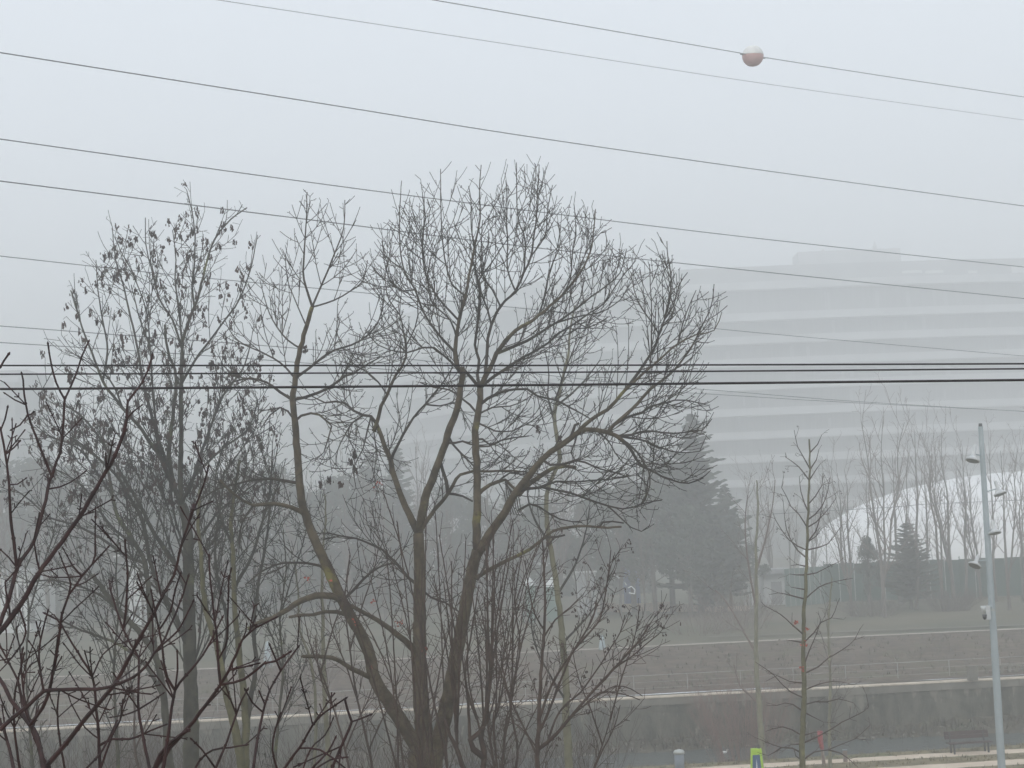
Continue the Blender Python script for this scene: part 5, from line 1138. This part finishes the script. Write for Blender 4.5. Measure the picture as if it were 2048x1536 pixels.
# ------------------------------------------------------------------ conifers
def conifer_proto(seed, h, w, dens=1.0, ragged=.25):
    r3 = random.Random(seed); tr = MB(); cr = MB()
    tr.tube([(0, 0, 0), (r3.gauss(0, .1), 0, h*.5), (0, 0, h)], [h*.016, h*.009, .015], 7)
    z = h*.15
    while z < h*.995:
        t = (z/h); R0 = w/2*((1-t)**.80)*(1 if t > .24 else .7)+.12
        nb = max(4, int((5+R0*3.2)*dens)); a0 = r3.uniform(0, 6.28)
        for i in range(nb):
            a = a0+6.28*i/nb+r3.gauss(0, .2); L = R0*r3.uniform(1-ragged*1.6, 1+ragged); zb = z+r3.uniform(-.35, .35)*min(1, R0); dx, dy = math.cos(a), math.sin(a)
            up = .35-.55*(1-t); ju = r3.gauss(0, .35); ns = max(2, int(L/.38)); droop = r3.uniform(.06, .22)
            ps = [(0, 0, zb)]
            for k_ in range(1, ns+1):
                q = k_/ns; x = dx*L*q; y = dy*L*q; zz = zb+L*q*(up+ju)*.4-droop*L*q*(1-q*.9)+.10*L*q*q
                ps.append((x, y, zz))
                wv = (.34*(1-.55*q)+.10)*r3.uniform(.7, 1.3)
                for sg in (-1, 1):   # flat sprays of needles on both sides, slightly hanging
                    tx, ty = -dy*sg, dx*sg; f = r3.uniform(.3, .9); b0 = ps[-2]; hz = r3.uniform(.05, .22)
                    cr.quad(b0, (x, y, zz), (x+tx*wv+dx*f*wv, y+ty*wv+dy*f*wv, zz-hz), (b0[0]+tx*wv*1.05+dx*f*wv*.8, b0[1]+ty*wv*1.05+dy*f*wv*.8, b0[2]-hz*r3.uniform(.6, 1.3)))
                    cr.quad(b0, (x, y, zz), (x+tx*wv*.2, y+ty*wv*.2, zz-wv*.75), (b0[0]+tx*wv*.4, b0[1]+ty*wv*.4, b0[2]-wv*.6))
            if L > .6: tr.tube(ps, [.03*(1-.7*k_/ns) for k_ in range(ns+1)], 3, cap=False)
        z += h*.020*r3.uniform(.7, 1.3)+.06
    return (mk_me(tr, 'trunk', 'far_bark'), mk_me(cr, 'crown', 'needle'), h)
def broad_proto(seed, h, w):
    """dense evergreen with a rounded, lumpy crown"""
    r3 = random.Random(seed); tr = MB(); cr = MB(); blobs = []
    tr.tube([(0, 0, 0), (.1, 0, h*.4), (0, .1, h*.9)], [h*.02, h*.015, .03], 7)
    for i in range(34):
        q = r3.random()**.8; a = r3.uniform(0, 6.28); zz = h*(.24+.73*q); Rm = w/2*math.sin(min(1, (1-q)*1.15+.12)*math.pi/2)
        rr = Rm*r3.uniform(.35, .95); c_ = (rr*math.cos(a), rr*math.sin(a), zz); blobs.append((c_, r3.uniform(.7, 1.25)*w*.13)); tr.tube([(0, 0, zz*.75), c_], [.07, .02], 4)
    for c_, br in blobs:
        for k_ in range(150):
            d = unit(r3.gauss(0, 1), r3.gauss(0, 1), r3.gauss(0, 1)); q = br*r3.uniform(.45, 1.12); p = Vector((c_[0]+d[0]*q, c_[1]+d[1]*q, c_[2]+d[2]*q*.8)); X = Vector(sidedir(d, r3.uniform(0, 6.28), r3.uniform(.9, 1.9)))*r3.uniform(.12, .3); Y = Vector(sidedir(d, r3.uniform(0, 6.28), 1.4))*r3.uniform(.08, .2)
            cr.quad(p-X, p-Y, p+X, p+Y)
    return (mk_me(tr, 'trunk', 'far_bark'), mk_me(cr, 'crown', 'needle'), h)
CP_ = [conifer_proto(201, 16.5, 8.6, 1.1, .42), conifer_proto(202, 14, 6.6, .95, .3), conifer_proto(203, 12, 7.5, .85, .4), broad_proto(204, 11, 9), broad_proto(205, 13, 8)]
def put_con(k, u, D, vtop, rz, label, sw=1.0, name='conifer', group=None):
    x = pt(u, 1200, D).x; n = -x*RS+D*RC; z = farz(n); top = pt(u, vtop, D).z; tm, cm_, h = CP_[k]; sc = (top-z)/h
    o = empty(name, (x, D, z), label, 'tree', group); o.rotation_euler = (0, 0, rz); o.scale = (sc*sw, sc*sw, sc)
    for me, nm in ((tm, 'trunk'), (cm_, 'crown')): c_ = bpy.data.objects.new(nm, me); COL.objects.link(c_); c_.parent = o
put_con(0, 1402, 121.5, 822, .4, 'tall dark pointed conifer, the highest of the fogged evergreens in the middle', 1.12)
for k, u, D, vt, sw, nm, lab in ((1, 1462, 124, 965, 1.0, 'conifer', 'shorter conifer tucked against the right side of the tall pointed one'), (3, 1345, 123, 930, 1.05, 'evergreen_tree', 'broad evergreen against the left side of the tall pointed conifer'),
    (4, 1268, 126, 960, 1.15, 'evergreen_tree', 'round-headed evergreen behind the right limb tips of the ash'), (3, 1205, 127, 985, 1.1, 'evergreen_tree', 'lower dark evergreen behind the two white tents'), (2, 1425, 119.5, 1070, 1.0, 'conifer', 'low ragged conifer in front of the tall pointed one'),
    (4, 1380, 117, 1010, 1.1, 'evergreen_tree', 'rounded evergreen right before the tall pointed conifer'), (3, 1450, 121, 1030, 1.1, 'evergreen_tree', 'low rounded evergreen between the tall conifer and the white hut'), (4, 1310, 120, 985, 1.1, 'evergreen_tree', 'rounded evergreen a little left of the tall pointed conifer'),
    (1, 1028, 145, 960, 1.0, 'conifer', 'faint pointed conifer between the two right stems of the ash'), (3, 1090, 134, 1010, 1.2, 'evergreen_tree', 'faint rounded evergreen behind the slender pale trunk'),
    (1, 745, 145, 905, 1.1, 'conifer', 'faint pointed conifer behind the left stem tops of the ash'), (1, 800, 150, 890, 1.0, 'conifer', 'faint conifer just right of the one behind the ash stems'), (3, 700, 140, 960, 1.2, 'evergreen_tree', 'dark rounded evergreen behind the leaning left stem of the ash'),
    (4, 900, 146, 970, 1.2, 'evergreen_tree', 'rounded evergreen seen between the forks of the ash'), (4, 960, 144, 990, 1.1, 'evergreen_tree', 'low evergreen behind the middle of the ash'),
    (3, 640, 146, 990, 1.3, 'evergreen_tree', 'broad low evergreen behind the slender trunk left of the ash'), (4, 560, 145, 930, 1.2, 'evergreen_tree', 'rounded evergreen between the maple and the ash'), (1, 490, 150, 905, 1.1, 'conifer', 'faint conifer behind the mossy stems'), (3, 430, 142, 960, 1.25, 'evergreen_tree', 'broad evergreen right behind the trunk of the maple'),
    (4, 350, 146, 920, 1.2, 'evergreen_tree', 'evergreen behind the forks of the maple'), (3, 265, 150, 940, 1.25, 'evergreen_tree', 'broad evergreen behind the left limbs of the maple'), (1, 200, 148, 915, 1.1, 'conifer', 'faint conifer behind the left edge of the maple'), (4, 135, 145, 930, 1.2, 'evergreen_tree', 'rounded evergreen above the red twigs near the left edge'), (3, 60, 150, 930, 1.3, 'evergreen_tree', 'broad evergreen behind the left edge of the picture'), (4, -20, 148, 930, 1.2, 'evergreen_tree', 'evergreen cut by the left edge of the picture')):
    put_con(k, u, D, vt, (u*7) % 6, lab, sw, nm)
put_con(2, 1822, 116, 1042, 1.1, 'wide dark conifer in front of the green fence', 1.25)
put_con(3, 1742, 114, 1078, 2.0, 'small round-topped evergreen left of the wide dark conifer', .55, 'evergreen_tree')
# hedge line closing the view behind the trees
g = MB(); r3 = random.Random(3)
for i in range(9000):
    x = r3.uniform(-75, 14); y = 158+r3.gauss(0, 1.2)+x*.06; z = 2.3+r3.random()**1.2*(5.5+1.3*math.sin(x*.35)+.8*math.sin(x*.9)); p = Vector((x, y, z)); X = Vector((r3.gauss(0, 1), r3.gauss(0, .5), r3.gauss(0, 1))).normalized()*r3.uniform(.25, .6); Y = Vector((r3.gauss(0, .5), r3.gauss(0, .5), r3.gauss(0, 1))).normalized()*r3.uniform(.2, .45)
    g.quad(p-X, p-Y, p+X, p+Y)
tag(g.build('distant_thicket', 'needle'), 'dark undergrowth filling the gaps between the far trunks on the left', 'thicket', None, 'stuff')
# torn white ribbons on the fanned sapling's twigs
o = empty('white_ribbon', pt(1258, 1182, 20.4), 'torn white plastic ribbon caught on the twig tips right of the sapling', 'ribbon')
for pl in ([(1249, 1165), (1253, 1171)], [(1256, 1176), (1263, 1173), (1270, 1180), (1269, 1188), (1258, 1186)]):
    g = MB(); g.tube([pt(u, v, 20.3) for u, v in pl], [.008]*len(pl), 4); g.build('strip', 'white', o, o.location)
g = MB(); g.tube([pt(1232, 1151, 20.3), pt(1238, 1156, 20.35)], [.011, .015], 5); g.build('scrap', 'white', o, o.location)

# ------------------------------------------------------------------ haze: one even box of fog round the camera and the scene
g = MB(); x0, x1, y0, y1, z0, z1 = -470, 470, -75, 930, -2.7, 72
g.box(((x0+x1)/2, (y0+y1)/2, (z0+z1)/2), x1-x0, y1-y0, z1-z0)
mh = bpy.data.materials.new('haze'); mh.use_nodes = True; n = mh.node_tree.nodes; n.clear()
pv = n.new('ShaderNodeVolumePrincipled'); pv.inputs['Density'].default_value = FOG_DENSITY; pv.inputs['Color'].default_value = FOG_COLOR; pv.inputs['Anisotropy'].default_value = FOG_ANISO
ou = n.new('ShaderNodeOutputMaterial'); mh.node_tree.links.new(pv.outputs[0], ou.inputs['Volume']); M['haze'] = mh
tag(g.build('haze', 'haze'), 'pale winter fog filling the whole view', 'fog', None, 'stuff')
S.cycles.volume_bounces = 5
S.cycles.max_bounces = 8
